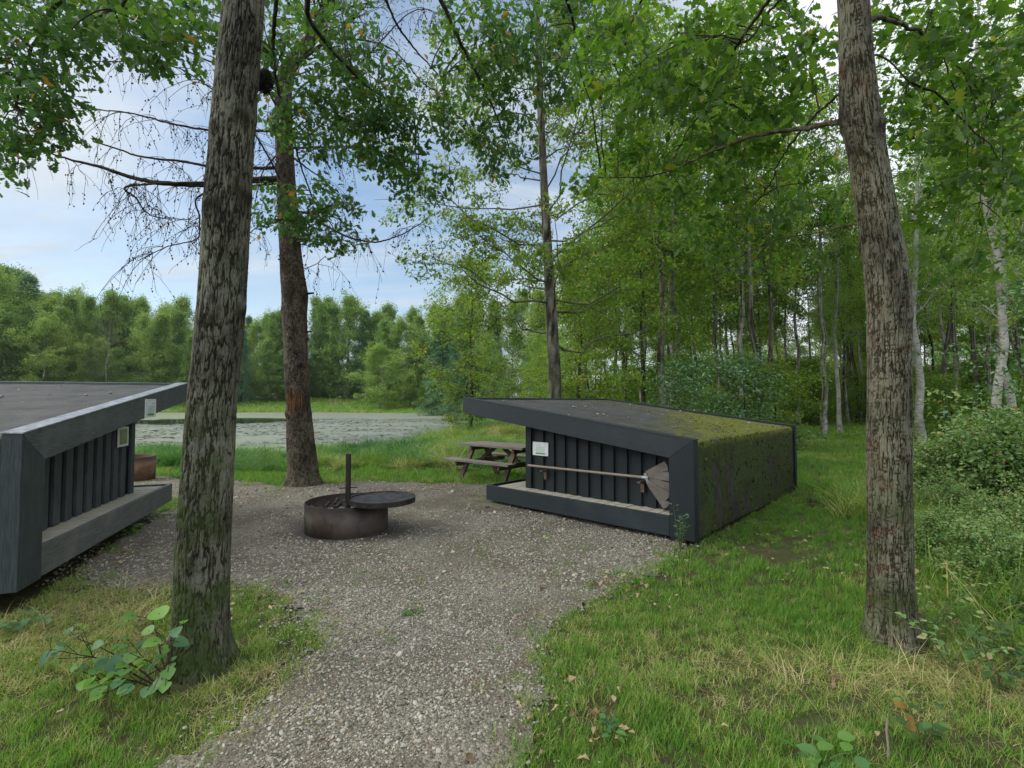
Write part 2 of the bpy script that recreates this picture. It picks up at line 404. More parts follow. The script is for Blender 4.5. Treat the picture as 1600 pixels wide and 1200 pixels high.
c = t.mix(t.ramp(t.math('ADD', z, t.math('MULTIPLY', t.noise(5, co, 4), .14)), [(.30, 0), (.42, .9)]), c, (.014, .011, .010))
t.set(Base_Color=c, Metallic=.15); t.bump(t.noise(40, co, 6), .3, .004)
M['rust'] = t.m
t = mat('rust_bright', .8, .3)
co = t.coord('Object')
c = t.ramp(t.noise(5, co, 8, .7), [(.3, (.08, .045, .03)), (.5, (.17, .09, .055)), (.7, (.25, .15, .10))])
z = t.n('ShaderNodeSeparateXYZ', {0: co}).outputs[2]
c = t.mix(t.ramp(t.math('ADD', z, t.math('MULTIPLY', t.noise(5, co, 4), .1)), [(.42, 0), (.5, .9)]), c, (.04, .025, .02))
t.set(Base_Color=c, Metallic=.1); M['rust_bright'] = t.m
t = mat('burnt_steel', .5, .5)
co = t.coord('Object')
t.set(Base_Color=t.ramp(t.noise(9, co, 8, .7), [(.3, (.010, .009, .009)), (.55, (.030, .024, .021)), (.72, (.08, .06, .05))]), Metallic=.5, Roughness=t.ramp(t.noise(12, co, 5), [(.3, .35), (.7, .75)]))
t.bump(t.noise(30, co, 6), .25, .004); M['burnt_steel'] = t.m
t = mat('ash', 1, .0); co = t.pos()
t.set(Base_Color=t.ramp(t.noise(14, co, 8, .75), [(.3, (.03, .028, .026)), (.5, (.14, .135, .13)), (.7, (.42, .41, .40))])); t.bump(t.noise(30, co, 8, .7), 1, .03); M['ash'] = t.m
t = mat('char', .9, .1); co = t.pos()
t.set(Base_Color=t.ramp(t.noise(20, co, 5, .75), [(.35, (.012, .011, .01)), (.6, (.05, .047, .043)), (.75, (.40, .39, .37))])); M['char'] = t.m
t = mat('zinc', .45, .5); t.set(Base_Color=t.ramp(t.noise(14, t.coord('Object'), 6, .7), [(.35, (.10, .11, .115)), (.7, (.36, .38, .39))]), Metallic=.4); M['zinc'] = t.m
t = mat('blade_metal', .55, .5); t.set(Base_Color=t.ramp(t.noise(9, t.coord('Object'), 6, .7), [(.3, (.085, .072, .06)), (.7, (.17, .15, .13))]), Metallic=.35); M['blade_metal'] = t.m
for nm, colr, ro in (('paper', (.62, .66, .64), .5), ('green_print', (.10, .30, .10), .5), ('grey_print', (.16, .18, .18), .6), ('frame_alu', (.55, .55, .5), .4), ('rot_wood', (.30, .14, .06), .95), ('nest', (.02, .017, .015), .95)):
    t = mat(nm, ro, .3)
    t.set(Base_Color=t.mix(t.ramp(t.noise(12, t.coord('Object'), 6, .7), [(.3, 0), (.7, .45)]), colr, tuple(k * .6 for k in colr)))
    M[nm] = t.m
t = mat('rot_wood', .9, .1)
t.set(Base_Color=t.ramp(t.noise(3, t.coord('Object', (22, 22, 3)), 6, .7, .5), [(.32, (.05, .03, .02)), (.48, (.20, .10, .05)), (.62, (.36, .20, .10)), (.75, (.16, .085, .05))])); t.bump(t.noise(3, t.coord('Object', (40, 40, 4)), 5), .8, .02); M['rot_wood'] = t.m
t = mat('glass_pane', .12, .5); t.set(Base_Color=(.10, .14, .06)); M['glass_pane'] = t.m  # green reflection put into the pane's base colour

# ------------------------------------------------------------------ tagging
def tag(o, label=None, cat=None, group=None, kind=None):
    if label: o['label'] = label
    if cat: o['category'] = cat
    if group: o['group'] = group
    if kind: o['kind'] = kind
    return o

def empty(name, loc, rz=0.0):
    o = bpy.data.objects.new(name, None); C.objects.link(o); o.location = [float(v) for v in loc]; o.rotation_euler = (0, 0, rz); o.empty_display_size = .2
    return o

def copy_tree(o, parent=None):
    c = o.copy(); C.objects.link(c)
    if parent is not None: c.parent = parent
    for ch in [x for x in o.children]: copy_tree(ch, c)
    return c

class MB:
    """boards, prisms and rods joined into one bevelled mesh"""
    def __init__(s): s.bm = bmesh.new()
    def prism(s, poly, a, b, m):
        """poly in (p, q) extruded from a to b; m maps (p, q, t) -> xyz"""
        v0 = [s.bm.verts.new(m(p, q, a)) for p, q in poly]; v1 = [s.bm.verts.new(m(p, q, b)) for p, q in poly]
        n = len(poly)
        s.bm.faces.new(v0[::-1]); s.bm.faces.new(v1)
        for i in range(n): s.bm.faces.new((v0[i], v0[(i + 1) % n], v1[(i + 1) % n], v1[i]))
        return s
    def box(s, x0, x1, y0, y1, z0, z1): return s.prism([(x0, y0), (x1, y0), (x1, y1), (x0, y1)], z0, z1, lambda p, q, t: (p, q, t))
    def beam(s, a, b, w, h, up=(0, 0, 1)):
        a, b = Vector(a), Vector(b); d = (b - a); L = d.length; d.normalize(); sx = d.cross(Vector(up)).normalized(); u = sx.cross(d)
        return s.prism([(-w / 2, -h / 2), (w / 2, -h / 2), (w / 2, h / 2), (-w / 2, h / 2)], 0, L, lambda p, q, t: a + sx * p + u * q + d * t)
    def rod(s, a, b, r, n=14, r2=None):
        r2 = r if r2 is None else r2
        a, b = Vector(a), Vector(b); d = (b - a); L = d.length; d.normalize(); sx = d.orthogonal().normalized(); u = sx.cross(d)
        v = [[s.bm.verts.new(a + d * t + (sx * math.cos(k * 2 * PI / n) + u * math.sin(k * 2 * PI / n)) * rr) for k in range(n)] for t, rr in ((0, r), (L, r2))]
        s.bm.faces.new(v[0][::-1]); s.bm.faces.new(v[1])
        for k in range(n): s.bm.faces.new((v[0][k], v[0][(k + 1) % n], v[1][(k + 1) % n], v[1][k]))
        return s
    def lathe(s, prof, n=64, z=0, cx=0, cy=0, wob=0):
        rings = [[s.bm.verts.new((cx + r * math.cos(k * 2 * PI / n), cy + r * math.sin(k * 2 * PI / n), z + zz)) for k in range(n)] for r, zz in prof]
        for i in range(len(rings) - 1):
            for k in range(n): s.bm.faces.new((rings[i][k], rings[i][(k + 1) % n], rings[i + 1][(k + 1) % n], rings[i + 1][k]))
        return s
    def build(s, name, m, parent=None, bevel=.004, smooth=False):
        bmesh.ops.recalc_face_normals(s.bm, faces=s.bm.faces)
        if bevel:
            bmesh.ops.bevel(s.bm, geom=[e for e in s.bm.edges if len(e.link_faces) == 2 and e.calc_face_angle(0) > .5], offset=bevel, segments=2, profile=.6, affect='EDGES', clamp_overlap=True)
        me = bpy.data.meshes.new(name); s.bm.to_mesh(me); s.bm.free()
        for q in me.polygons: q.use_smooth = smooth
        me.materials.append(m)
        o = bpy.data.objects.new(name, me); C.objects.link(o)
        if parent is not None: o.parent = parent
        return o

# ------------------------------------------------------------------ the setting: ground, path, pond
def graded(lo, hi, fine0, fine1, step, ratio=1.06):
    a = list(np.arange(fine0, fine1 + 1e-6, step))
    s = step
    while a[-1] < hi: s *= ratio; a.append(a[-1] + s)
    s = step; b = []
    x = fine0
    while x > lo: s *= ratio; x -= s; b.append(x)
    return np.array(b[::-1] + a)

def grid_mesh(xs, ys, hfun, keep=None):
    X, Y = np.meshgrid(xs, ys); Z = hfun(X, Y)
    V = np.stack([X, Y, Z], -1).reshape(-1, 3)
    nx, ny = len(xs), len(ys)
    i = (np.arange(ny - 1)[:, None] * nx + np.arange(nx - 1)[None]).ravel()
    F = np.stack([i, i + 1, i + nx + 1, i + nx], -1)
    if keep is not None:
        k = keep(X, Y).ravel(); F = F[k[F].all(1)]
        used = np.unique(F); mp = np.full(len(V), -1); mp[used] = np.arange(len(used)); V = V[used]; F = mp[F]
    return V, F

def micro(x, y): return hgt(x, y) + .012 * fbm(x * 4, y * 4, 0, 21, 4)
V, F = grid_mesh(graded(-700, 700, -7, 7, .07), graded(-60, 800, -1, 12, .07), micro)
tag(mesh_np('ground', V, [F], M['soil'], smooth=True), 'grassy ground of the clearing running back under the trees', kind='structure')
def gsd(x, y): return psd(GRAVEL, x, y) + .16 * fbm(np.asarray(x) * 2.2, np.asarray(y) * 2.2, 0, 31, 4)
V, F = grid_mesh(np.arange(-9, 5, .05), np.arange(-2, 12, .05), lambda a, b: micro(a, b) + .016, lambda a, b: gsd(a, b) < 0)
tag(mesh_np('gravel_path', V, [F], M['gravel'], smooth=True), 'grey gravel path widening between the two shelters', kind='structure')
bm = bmesh.new(); bm.faces.new([bm.verts.new((x, y, POND_Z)) for x, y in POND]); 
me = bpy.data.meshes.new('pond_water')
for v_ in bm.verts:
    c0 = Vector((-32, 55, POND_Z)); dv = v_.co - c0; v_.co = c0 + dv * (1 + 2.0 / max(dv.length, 1))
bmesh.ops.triangulate(bm, faces=bm.faces); bm.normal_update(); bm.to_mesh(me); bm.free()
if me.polygons[0].normal.z < 0: me.flip_normals()
me.materials.append(M['pond']); po = bpy.data.objects.new('pond_water', me); C.objects.link(po)
tag(po, 'still pond water covered with pale floating leaves', kind='structure')

# ------------------------------------------------------------------ scatter by geometry nodes
def scatter(name, pts, rot, scl, idx, protos, label, cat='ground cover', parent=None):
    col = bpy.data.collections.new(name + '_kinds')
    for i, o in enumerate(protos):
        o.name = name + '_kind_%02d' % i; col.objects.link(o)
    o = mesh_np(name, pts, [], None, attrs={'rot': ('FLOAT_VECTOR', rot), 'scl': ('FLOAT', scl), 'idx': ('INT', idx)})
    ng = bpy.data.node_groups.new(name, 'GeometryNodeTree')
    ng.interface.new_socket('Geometry', in_out='INPUT', socket_type='NodeSocketGeometry')
    ng.interface.new_socket('Geometry', in_out='OUTPUT', socket_type='NodeSocketGeometry')
    N = ng.nodes; L = ng.links
    gi = N.new('NodeGroupInput'); go = N.new('NodeGroupOutput'); ci = N.new('GeometryNodeCollectionInfo'); ip = N.new('GeometryNodeInstanceOnPoints')
    ci.inputs['Collection'].default_value = col; ci.inputs['Separate Children'].default_value = True; ci.inputs['Reset Children'].default_value = True
    ip.inputs['Pick Instance'].default_value = True
    def na(nm, ty):
        n = N.new('GeometryNodeInputNamedAttribute'); n.data_type = ty; n.inputs['Name'].default_value = nm; return n.outputs[0]
    L.new(gi.outputs[0], ip.inputs['Points']); L.new(ci.outputs[0], ip.inputs['Instance'])
    L.new(na('idx', 'INT'), ip.inputs['Instance Index']); L.new(na('rot', 'FLOAT_VECTOR'), ip.inputs['Rotation']); L.new(na('scl', 'FLOAT'), ip.inputs['Scale'])
    L.new(ip.outputs[0], go.inputs[0])
    md = o.modifiers.new('scatter', 'NODES'); md.node_group = ng
    if parent is not None:
        o.parent = parent; o['kind'] = 'stuff'; return o
    return tag(o, label, cat, kind='stuff')

def tuft(seed, n, h, spread, lean, wid, tlo, thi, droop=.3, seg=3, gm='grass'):
    r = np.random.default_rng(seed)
    ang = r.uniform(0, 2 * PI, n); rad = spread * np.sqrt(r.uniform(0, 1, n))
    base = np.stack([rad * np.cos(ang), rad * np.sin(ang), np.full(n, -.01)], 1)
    az = r.uniform(0, 2 * PI, n); H = h * r.uniform(.45, 1.1, n); ln = lean * r.uniform(.2, 1.3, n)
    d = np.stack([np.cos(az), np.sin(az), 0 * az], 1)
    s = np.stack([-np.sin(az), np.cos(az), 0 * az], 1)
    acc = Acc(); ts = np.linspace(0, 1, seg + 1)
    V = []
    for t_ in ts:
        c = base + d * (H * ln * (t_ ** 1.6))[:, None] + np.array([0, 0, 1]) * (H * (t_ - droop * ln * t_ ** 2.2))[:, None]
        w = wid * (1 - .93 * t_ ** 1.5) * r.uniform(.7, 1.2, n) if t_ < 1 else np.full(n, wid * .06)
        V += [c - s * w[:, None] / 2, c + s * w[:, None] / 2]
    V = np.stack(V, 1)  # n, 2(seg+1), 3
    K = V.shape[1]
    f = np.array([(2 * i, 2 * i + 1, 2 * i + 3, 2 * i + 2) for i in range(seg)])
    F = (f[None] + (np.arange(n) * K)[:, None, None]).reshape(-1, 4)
    tint = np.repeat(np.clip(r.uniform(tlo, thi, n), 0, 1), K)
    acc.add(V.reshape(-1, 3), F, tint)
    return acc.obj('tuft', M[gm], link=False)

HUTS = {'R': dict(x=2.035, y=5.44, z=-.015, yaw=R(136.8), s=-1), 'L': dict(x=-3.531, y=3.499, z=.19, yaw=R(109.42), s=1)}
SL, SLR, SW, SZL, SZH, SDT, SDB, SBT, SPW, SRC, SWS = 3.356, 3.924, 4.5, 1.173, 1.677, .293, .0606, .2506, .297, .24, 2.70
def hut_uv(h, x, y):
    q = HUTS[h]; e = (math.cos(q['yaw']), math.sin(q['yaw'])); n = (-e[1] * q['s'], e[0] * q['s'])
    dx, dy = x - q['x'], y - q['y']
    return dx * e[0] + dy * e[1], dx * n[0] + dy * n[1]
def blocked(x, y, pad=.0):
    b = np.zeros(np.shape(x), bool)
    for h in 'RL':
        u, v = hut_uv(h, x, y); b |= (u > .02 - pad) & (u < SL - .02 + pad) & (v > .03 - pad) & (v < SW - .03 + pad)
    for cx, cy, rr in ((-2.08, 6.05, .56), (-8.3, 10.4, .5), (-1.85, 2.86, .16), (2.55, 3.2, .15), (-4.0, 9.2, .22)):
        b |= np.hypot(x - cx, y - cy) < rr
    return b

def band(y0, y1, dens, kx=1.3, seed=1):
    r = np.random.default_rng(seed)
    n = int(dens * kx * (y1 ** 2 - y0 ** 2))
    y = np.sqrt(r.uniform(y0 ** 2, y1 ** 2, n)); x = r.uniform(-kx, kx, n) * y
    return x, y, r

def strawness(x, y):
    s = .5 * fbm(x * .9, y * .9, 0, 41, 4)
    s = s + .75 * np.exp(-(((x - 2.3) / 1.1) ** 2 + ((y - 2.85) / .45) ** 2))          # dead grass by the right tree
    s = s + .8 * np.exp(-(((x + 3.1) / .8) ** 2 + ((y - 3.5) / .9) ** 2))               # straw along the left shelter
    s = s + .4 * np.exp(-(((x + 1.5) / .6) ** 2 + ((y - 2.9) / .6) ** 2))
    s = s - .35 * np.exp(-(((x - 3.5) / 2.) ** 2 + ((y - 7.0) / 3.) ** 2))
    s = s - .3 * np.exp(-(((y - 11.0) / 2.) ** 2))
    return s

GX, GY, GS, GI, GR = [], [], [], [], []
def lawn(y0, y1, dens, scale, seed, xmax=1e9, sel=None):
    x, y, r = band(y0, y1, dens, seed=seed)
    g = gsd(x, y); sd = psd(POND, x, y)
    k = (g > -.05 - .13 * np.abs(r.normal(size=len(x))) * (r.uniform(0, 1, len(x)) < .5)) & ~blocked(x, y) & (sd > .3)
    bare = fbm(x * 1.1, y * 1.1, 0, 51, 4)
    soil = np.exp(-(((x - 2.75) / .55) ** 2 + ((y - 5.2) / .6) ** 2)) + .45 * np.exp(-(((x + 1.6) / .35) ** 2 + ((y - 2.45) / .22) ** 2))
    k &= r.uniform(0, 1, len(x)) < np.clip(1.15 + bare * 1.0, .5, 1) * (1 - np.clip(soil, 0, .95))
    if sel is not None: k &= sel(x, y)
    x, y = x[k], y[k]; n = len(x)
    st = strawness(x, y) - .08 + .22 * r.normal(size=n)
    idx = np.where(st < -.12, r.integers(0, 3, n), np.where(st < .3, r.integers(3, 6, n), r.integers(6, 9, n)))
    GX.append(x); GY.append(y); GI.append(idx)
    GS.append(scale * r.uniform(.55, 1.3, n) * (1 + .35 * fbm(x * 1.5, y * 1.5, 0, 61, 3)))
    GR.append(np.stack([r.normal(0, .16, n), r.normal(0, .16, n), r.uniform(0, 2 * PI, n)], 1))
lawn(1.1, 4.2, 560, .8, 1)
lawn(4.2, 8.5, 170, 1.05, 2)
lawn(8.5, 16, 60, 1.7, 3)
lawn(16, 34, 22, 2.3, 4)
lawn(34, 62, 2.2, 6, 5, sel=lambda x, y: x > -8)
lawn(68, 118, 1.6, 9, 6, sel=lambda x, y: (x < 8) & (y > 70))
# a few tufts growing in the gravel
x, y, r = band(2.2, 8.5, 9, seed=91)
k = (gsd(x, y) < 0) & (gsd(x, y) > -.55) & ~blocked(x, y, .05) & (r.uniform(0, 1, len(x)) < np.exp(gsd(x, y) * 5)); x, y = x[k], y[k]; n = len(x)
GX.append(x); GY.append(y); GI.append(r.integers(3, 9, n)); GS.append(r.uniform(.4, .9, n)); GR.append(np.stack([r.normal(0, .2, n), r.normal(0, .2, n), r.uniform(0, 6, n)], 1))
r = np.random.default_rng(9)
for px, py, nn in ((845, 845, 8), (740, 852, 6), (730, 875, 2), (560, 900, 3), (570, 915, 3), (780, 882, 2), (880, 885, 8), (900, 860, 5), (650, 905, 3), (705, 868, 1), (500, 935, 8), (1180, 885, 30), (820, 950, 2), (600, 1010, 2), (860, 900, 5), (745, 775, 10), (770, 790, 10), (800, 792, 8), (740, 785, 6), (390, 760, 14), (430, 768, 14), (420, 772, 10), (520, 756, 8)):
    c = G(px, py); x = c[0] + r.normal(0, .10, nn); y = c[1] + r.normal(0, .12, nn)
    GX.append(x); GY.append(y); GI.append(r.integers(0, 6, nn)); GS.append(r.uniform(.5, 1.0, nn)); GR.append(np.stack([r.normal(0, .1, nn), r.normal(0, .1, nn), r.uniform(0, 6, nn)], 1))
x, y = np.concatenate(GX), np.concatenate(GY)
pr = [tuft(100 + i, 34, .085, .055, .55, .0042, .1, .5) for i in range(3)] + [tuft(110 + i, 34, .078, .06, .8, .004, .25, .85) for i in range(3)] + [tuft(120 + i, 30, .085, .07, 1.6, .0038, .6, 1.0, .45) for i in range(3)]
scatter('grass', np.stack([x, y, micro(x, y)], 1), np.concatenate(GR), np.concatenate(GS), np.concatenate(GI), pr, 'short green and straw-coloured grass over the clearing', 'grass')

# long tussocky grass: pond margin, and the rank growth at the right edge
TX, TY, TS, TI, TR = [], [], [], [], []
def rank(x, y, s, i, lean, r):
    n = len(x); TX.append(x); TY.append(y); TS.append(s); TI.append(i)
    TR.append(np.stack([r.normal(lean, .2, n), r.normal(.0, .2, n), r.uniform(0, 2 * PI, n)], 1))
x, y, r = band(10, 46, 1.5, seed=21)                    # clump centres; each clump is combed one way
sd = psd(POND, x, y)
k = (sd > .25) & (sd < 11) & (gsd(x, y) > 1.2) & (x < 3.5) & ~blocked(x, y, .3) & (np.hypot(x + .25, y - 10.5) > 1.6) & (y > 11.6 + .8 * vn(x * .7, 1, 0, 3))
cx, cy = x[k], y[k]; nc = len(cx); m = 20; far_ = np.where(cy > 22, 1.3, 1.0)
i = np.repeat(np.arange(nc), m); n = len(i); sp_ = .45 * far_[i]
x = cx[i] + r.normal(0, 1, n) * sp_ * .9; y = cy[i] + r.normal(0, 1, n) * sp_ * .45
hh_ = (r.uniform(.35, 1.45, nc) * (.8 + .2 * sst(.8, 4, psd(POND, cx, cy))))[i]; ki = np.clip((2 + 1.4 * fbm(cx * .25, cy * .25, 0, 71, 3) * 2 + r.normal(0, .8, nc)).astype(int), 0, 4)[i]
TX.append(x); TY.append(y); TS.append(hh_ * far_[i] * r.uniform(.6, 1.1, n)); TI.append(ki)
la_ = fbm(cx * .3, cy * .3, 0, 72, 2)[i] * 3
TR.append(np.stack([.45 * np.sin(la_) + r.normal(0, .15, n), .45 * np.cos(la_) + r.normal(0, .15, n), r.uniform(0, 2 * PI, n)], 1))
x, y, r = band(1.6, 8.0, 170, seed=22)
sd2 = x - (2.95 + .42 * (y - 2.6)) + .35 * fbm(x * 1.5, y * 1.5, 0, 81, 3)
k = (sd2 > 0) & (r.uniform(0, 1, len(x)) < .2 + 1.2 * sst(0, .9, sd2)) & ~blocked(x, y, .1) & (np.hypot(x - 2.55, y - 3.2) > .28)
x, y = x[k], y[k]; n = len(x)
rank(x, y, r.uniform(.5, 1.25, n) * (.8 + .45 * sst(2.4, 4.5, y)), r.integers(5, 9, n), 0, r)
x, y = np.concatenate(TX), np.concatenate(TY)
pr = [tuft(200 + i, 70, .52, .14, .9 + .15 * i, .010, (.0, .15, .3, .45, .6)[i], (.3, .5, .65, .85, 1)[i], .45, 5, 'sedge') for i in range(5)] + [tuft(210 + i, 20, .40, .11, .9, .0075, .12, .60 + .13 * i, .45, 5) for i in range(4)]
scatter('tall_grass', np.stack([x, y, micro(x, y)], 1), np.concatenate(TR), np.concatenate(TS), np.concatenate(TI), pr, 'long tussocky grass along the pond and at the right edge', 'tall grass')

# straw lying flat
x, y, r = band(1.5, 5.5, 26, seed=33)
k = (strawness(x, y) > .45) & (gsd(x, y) > 0) & ~blocked(x, y)
x, y = x[k], y[k]; n = len(x)
pr = [tuft(300 + i, 16, .34, .07, 2.6, .0035, .78, 1.0, .37, 5) for i in range(3)]
scatter('dry_straw_litter', np.stack([x, y, micro(x, y) + .02], 1), np.stack([r.normal(0, .1, n), r.normal(0, .1, n), r.uniform(0, 6.28, n)], 1), r.uniform(.4, 1.0, n), r.integers(0, 3, n), pr, 'flattened dry straw on the ground around the right tree', 'straw')

# stones
def stone(seed):
    bm = bmesh.new(); bmesh.ops.create_icosphere(bm, subdivisions=2, radius=1)
    r = random.Random(seed); ax = (r.uniform(.7, 1.2), r.uniform(.6, .95), r.uniform(.35, .6))
    off = Vector((r.uniform(0, 50), r.uniform(0, 50), 0))
    from mathutils import noise as mn
    for v in bm.verts:
        d = 1 + .35 * mn.noise(v.co * 1.1 + off)
        v.co = Vector((v.co.x * ax[0], v.co.y * ax[1], v.co.z * ax[2])) * d
    me = bpy.data.meshes.new('stone'); bm.to_mesh(me); bm.free()
    for p_ in me.polygons: p_.use_smooth = True
    me.materials.append(M['stone']); return bpy.data.objects.new('stone', me)
SX, SY, SS = [], [], []
for y0, y1, dn, sz, sdx in ((1.2, 2.6, 7500, .0056, 1), (2.6, 4.2, 5200, .0060, 2), (4.2, 7.0, 1700, .008, 3), (7.0, 11.5, 300, .011, 4)):
    x, y, r = band(y0, y1, dn, kx=1.15, seed=50 + sdx)
    g = gsd(x, y)
    thin = fbm(x * 1.4, y * 1.4, 0, 91, 4)
    k = (g < .03 + .10 * r.normal(size=len(x))) & ~blocked(x, y, -.3) & (r.uniform(0, 1, len(x)) < np.clip(.72 - thin * 1.6, .12, 1))
    x, y = x[k], y[k]; SX.append(x); SY.append(y); SS.append(sz * np.exp(r.normal(-.05, .38, len(x))))
x, y, s_ = np.concatenate(SX), np.concatenate(SY), np.concatenate(SS); n = len(x)
scatter('gravel_stones', np.stack([x, y, micro(x, y) + .016 + s_ * .15], 1), np.stack([rng.normal(0, .35, n), rng.normal(0, .35, n), rng.uniform(0, 6.28, n)], 1), s_, rng.integers(0, 7, n), [stone(i) for i in range(7)], 'loose grey and brown stones of the gravel path', 'gravel')

# fallen leaves
def litter(seed):
    r = np.random.default_rng(seed); V, F = OAK2 if seed % 3 else OVAL
    V = V.copy(); V[:, 2] = .35 * np.abs(V[:, 1]) + .12 * np.sin(V[:, 0] * 5 + seed) + .1
    a = Acc(); a.add(V - [.5, 0, 0], F, r.uniform(0, 1)); return a.obj('leaf', M['litter'], link=False)
x, y, r = band(1.3, 9, 9, kx=1.15, seed=61)
k = ~blocked(x, y, .02) & (r.uniform(0, 1, len(x)) < np.clip(.17 + .9 * np.exp(-np.abs(gsd(x, y)) * 4) + .8 * np.exp(-(((x - 2.7) / .8) ** 2 + ((y - 5.0) / .8) ** 2)), 0, 1))
x, y = x[k], y[k]
ex = []
for px, py, nn, sp in ((960, 915, 30, .22), (1000, 930, 22, .25), (420, 950, 22, .25), (1180, 840, 40, .5), (250, 900, 30, .4), (960, 1145, 16, .16), (870, 1130, 10, .15), (1400, 880, 14, .2), (1190, 870, 30, .5)):
    c = G(px, py); ex.append(np.stack([c[0] + r.normal(0, sp, nn), c[1] + r.normal(0, sp, nn)], 1))
ex = np.concatenate(ex); ex = ex[~blocked(ex[:, 0], ex[:, 1], .02)]
x = np.concatenate([x, ex[:, 0]]); y = np.concatenate([y, ex[:, 1]]); n = len(x)
scatter('fallen_leaves', np.stack([x, y, micro(x, y) + .035], 1), np.stack([r.normal(0, .4, n), r.normal(0, .4, n), r.uniform(0, 6.28, n)], 1), r.uniform(.025, .06, n), r.integers(0, 8, n), [litter(i) for i in range(8)], 'scattered brown and tan fallen oak leaves', 'fallen leaves')

# floating leaves on the pond
def lily(seed):
    r = np.random.default_rng(seed); n = 9; th = np.linspace(.2, 2 * PI - .2, n)
    V = np.concatenate([[[0, 0, 0]], np.stack([np.cos(th) * r.uniform(.85, 1.1, n), np.sin(th) * r.uniform(.75, 1, n), r.uniform(0, .12, n)], 1)])
    return mesh_np('pad', V, [np.array([(0, i, i + 1) for i in range(1, n)])], M['lily'], link=False)
x, y, r = band(17, 50, 16, kx=1.1, seed=71)
sd = psd(POND, x, y)
k = (sd < -.2) & (x < 3) & (fbm(x * .25, y * .5, 0, 95, 4) + .25 * vn(x * 2, y * 3, 0, 96) > -.25) & ((((x + 27.5) / 9) ** 2 + ((y - 44.5) / 7.5) ** 2) > 1)
x, y = x[k], y[k]; n = len(x)
scatter('floating_pond_leaves', np.stack([x, y, np.full(n, POND_Z + .012)], 1), np.stack([r.normal(0, .05, n), r.normal(0, .05, n), r.uniform(0, 6.28, n)], 1), r.uniform(.05, .14, n), r.integers(0, 5, n), [lily(i) for i in range(5)], 'pale floating leaves covering the pond', 'pond leaves')

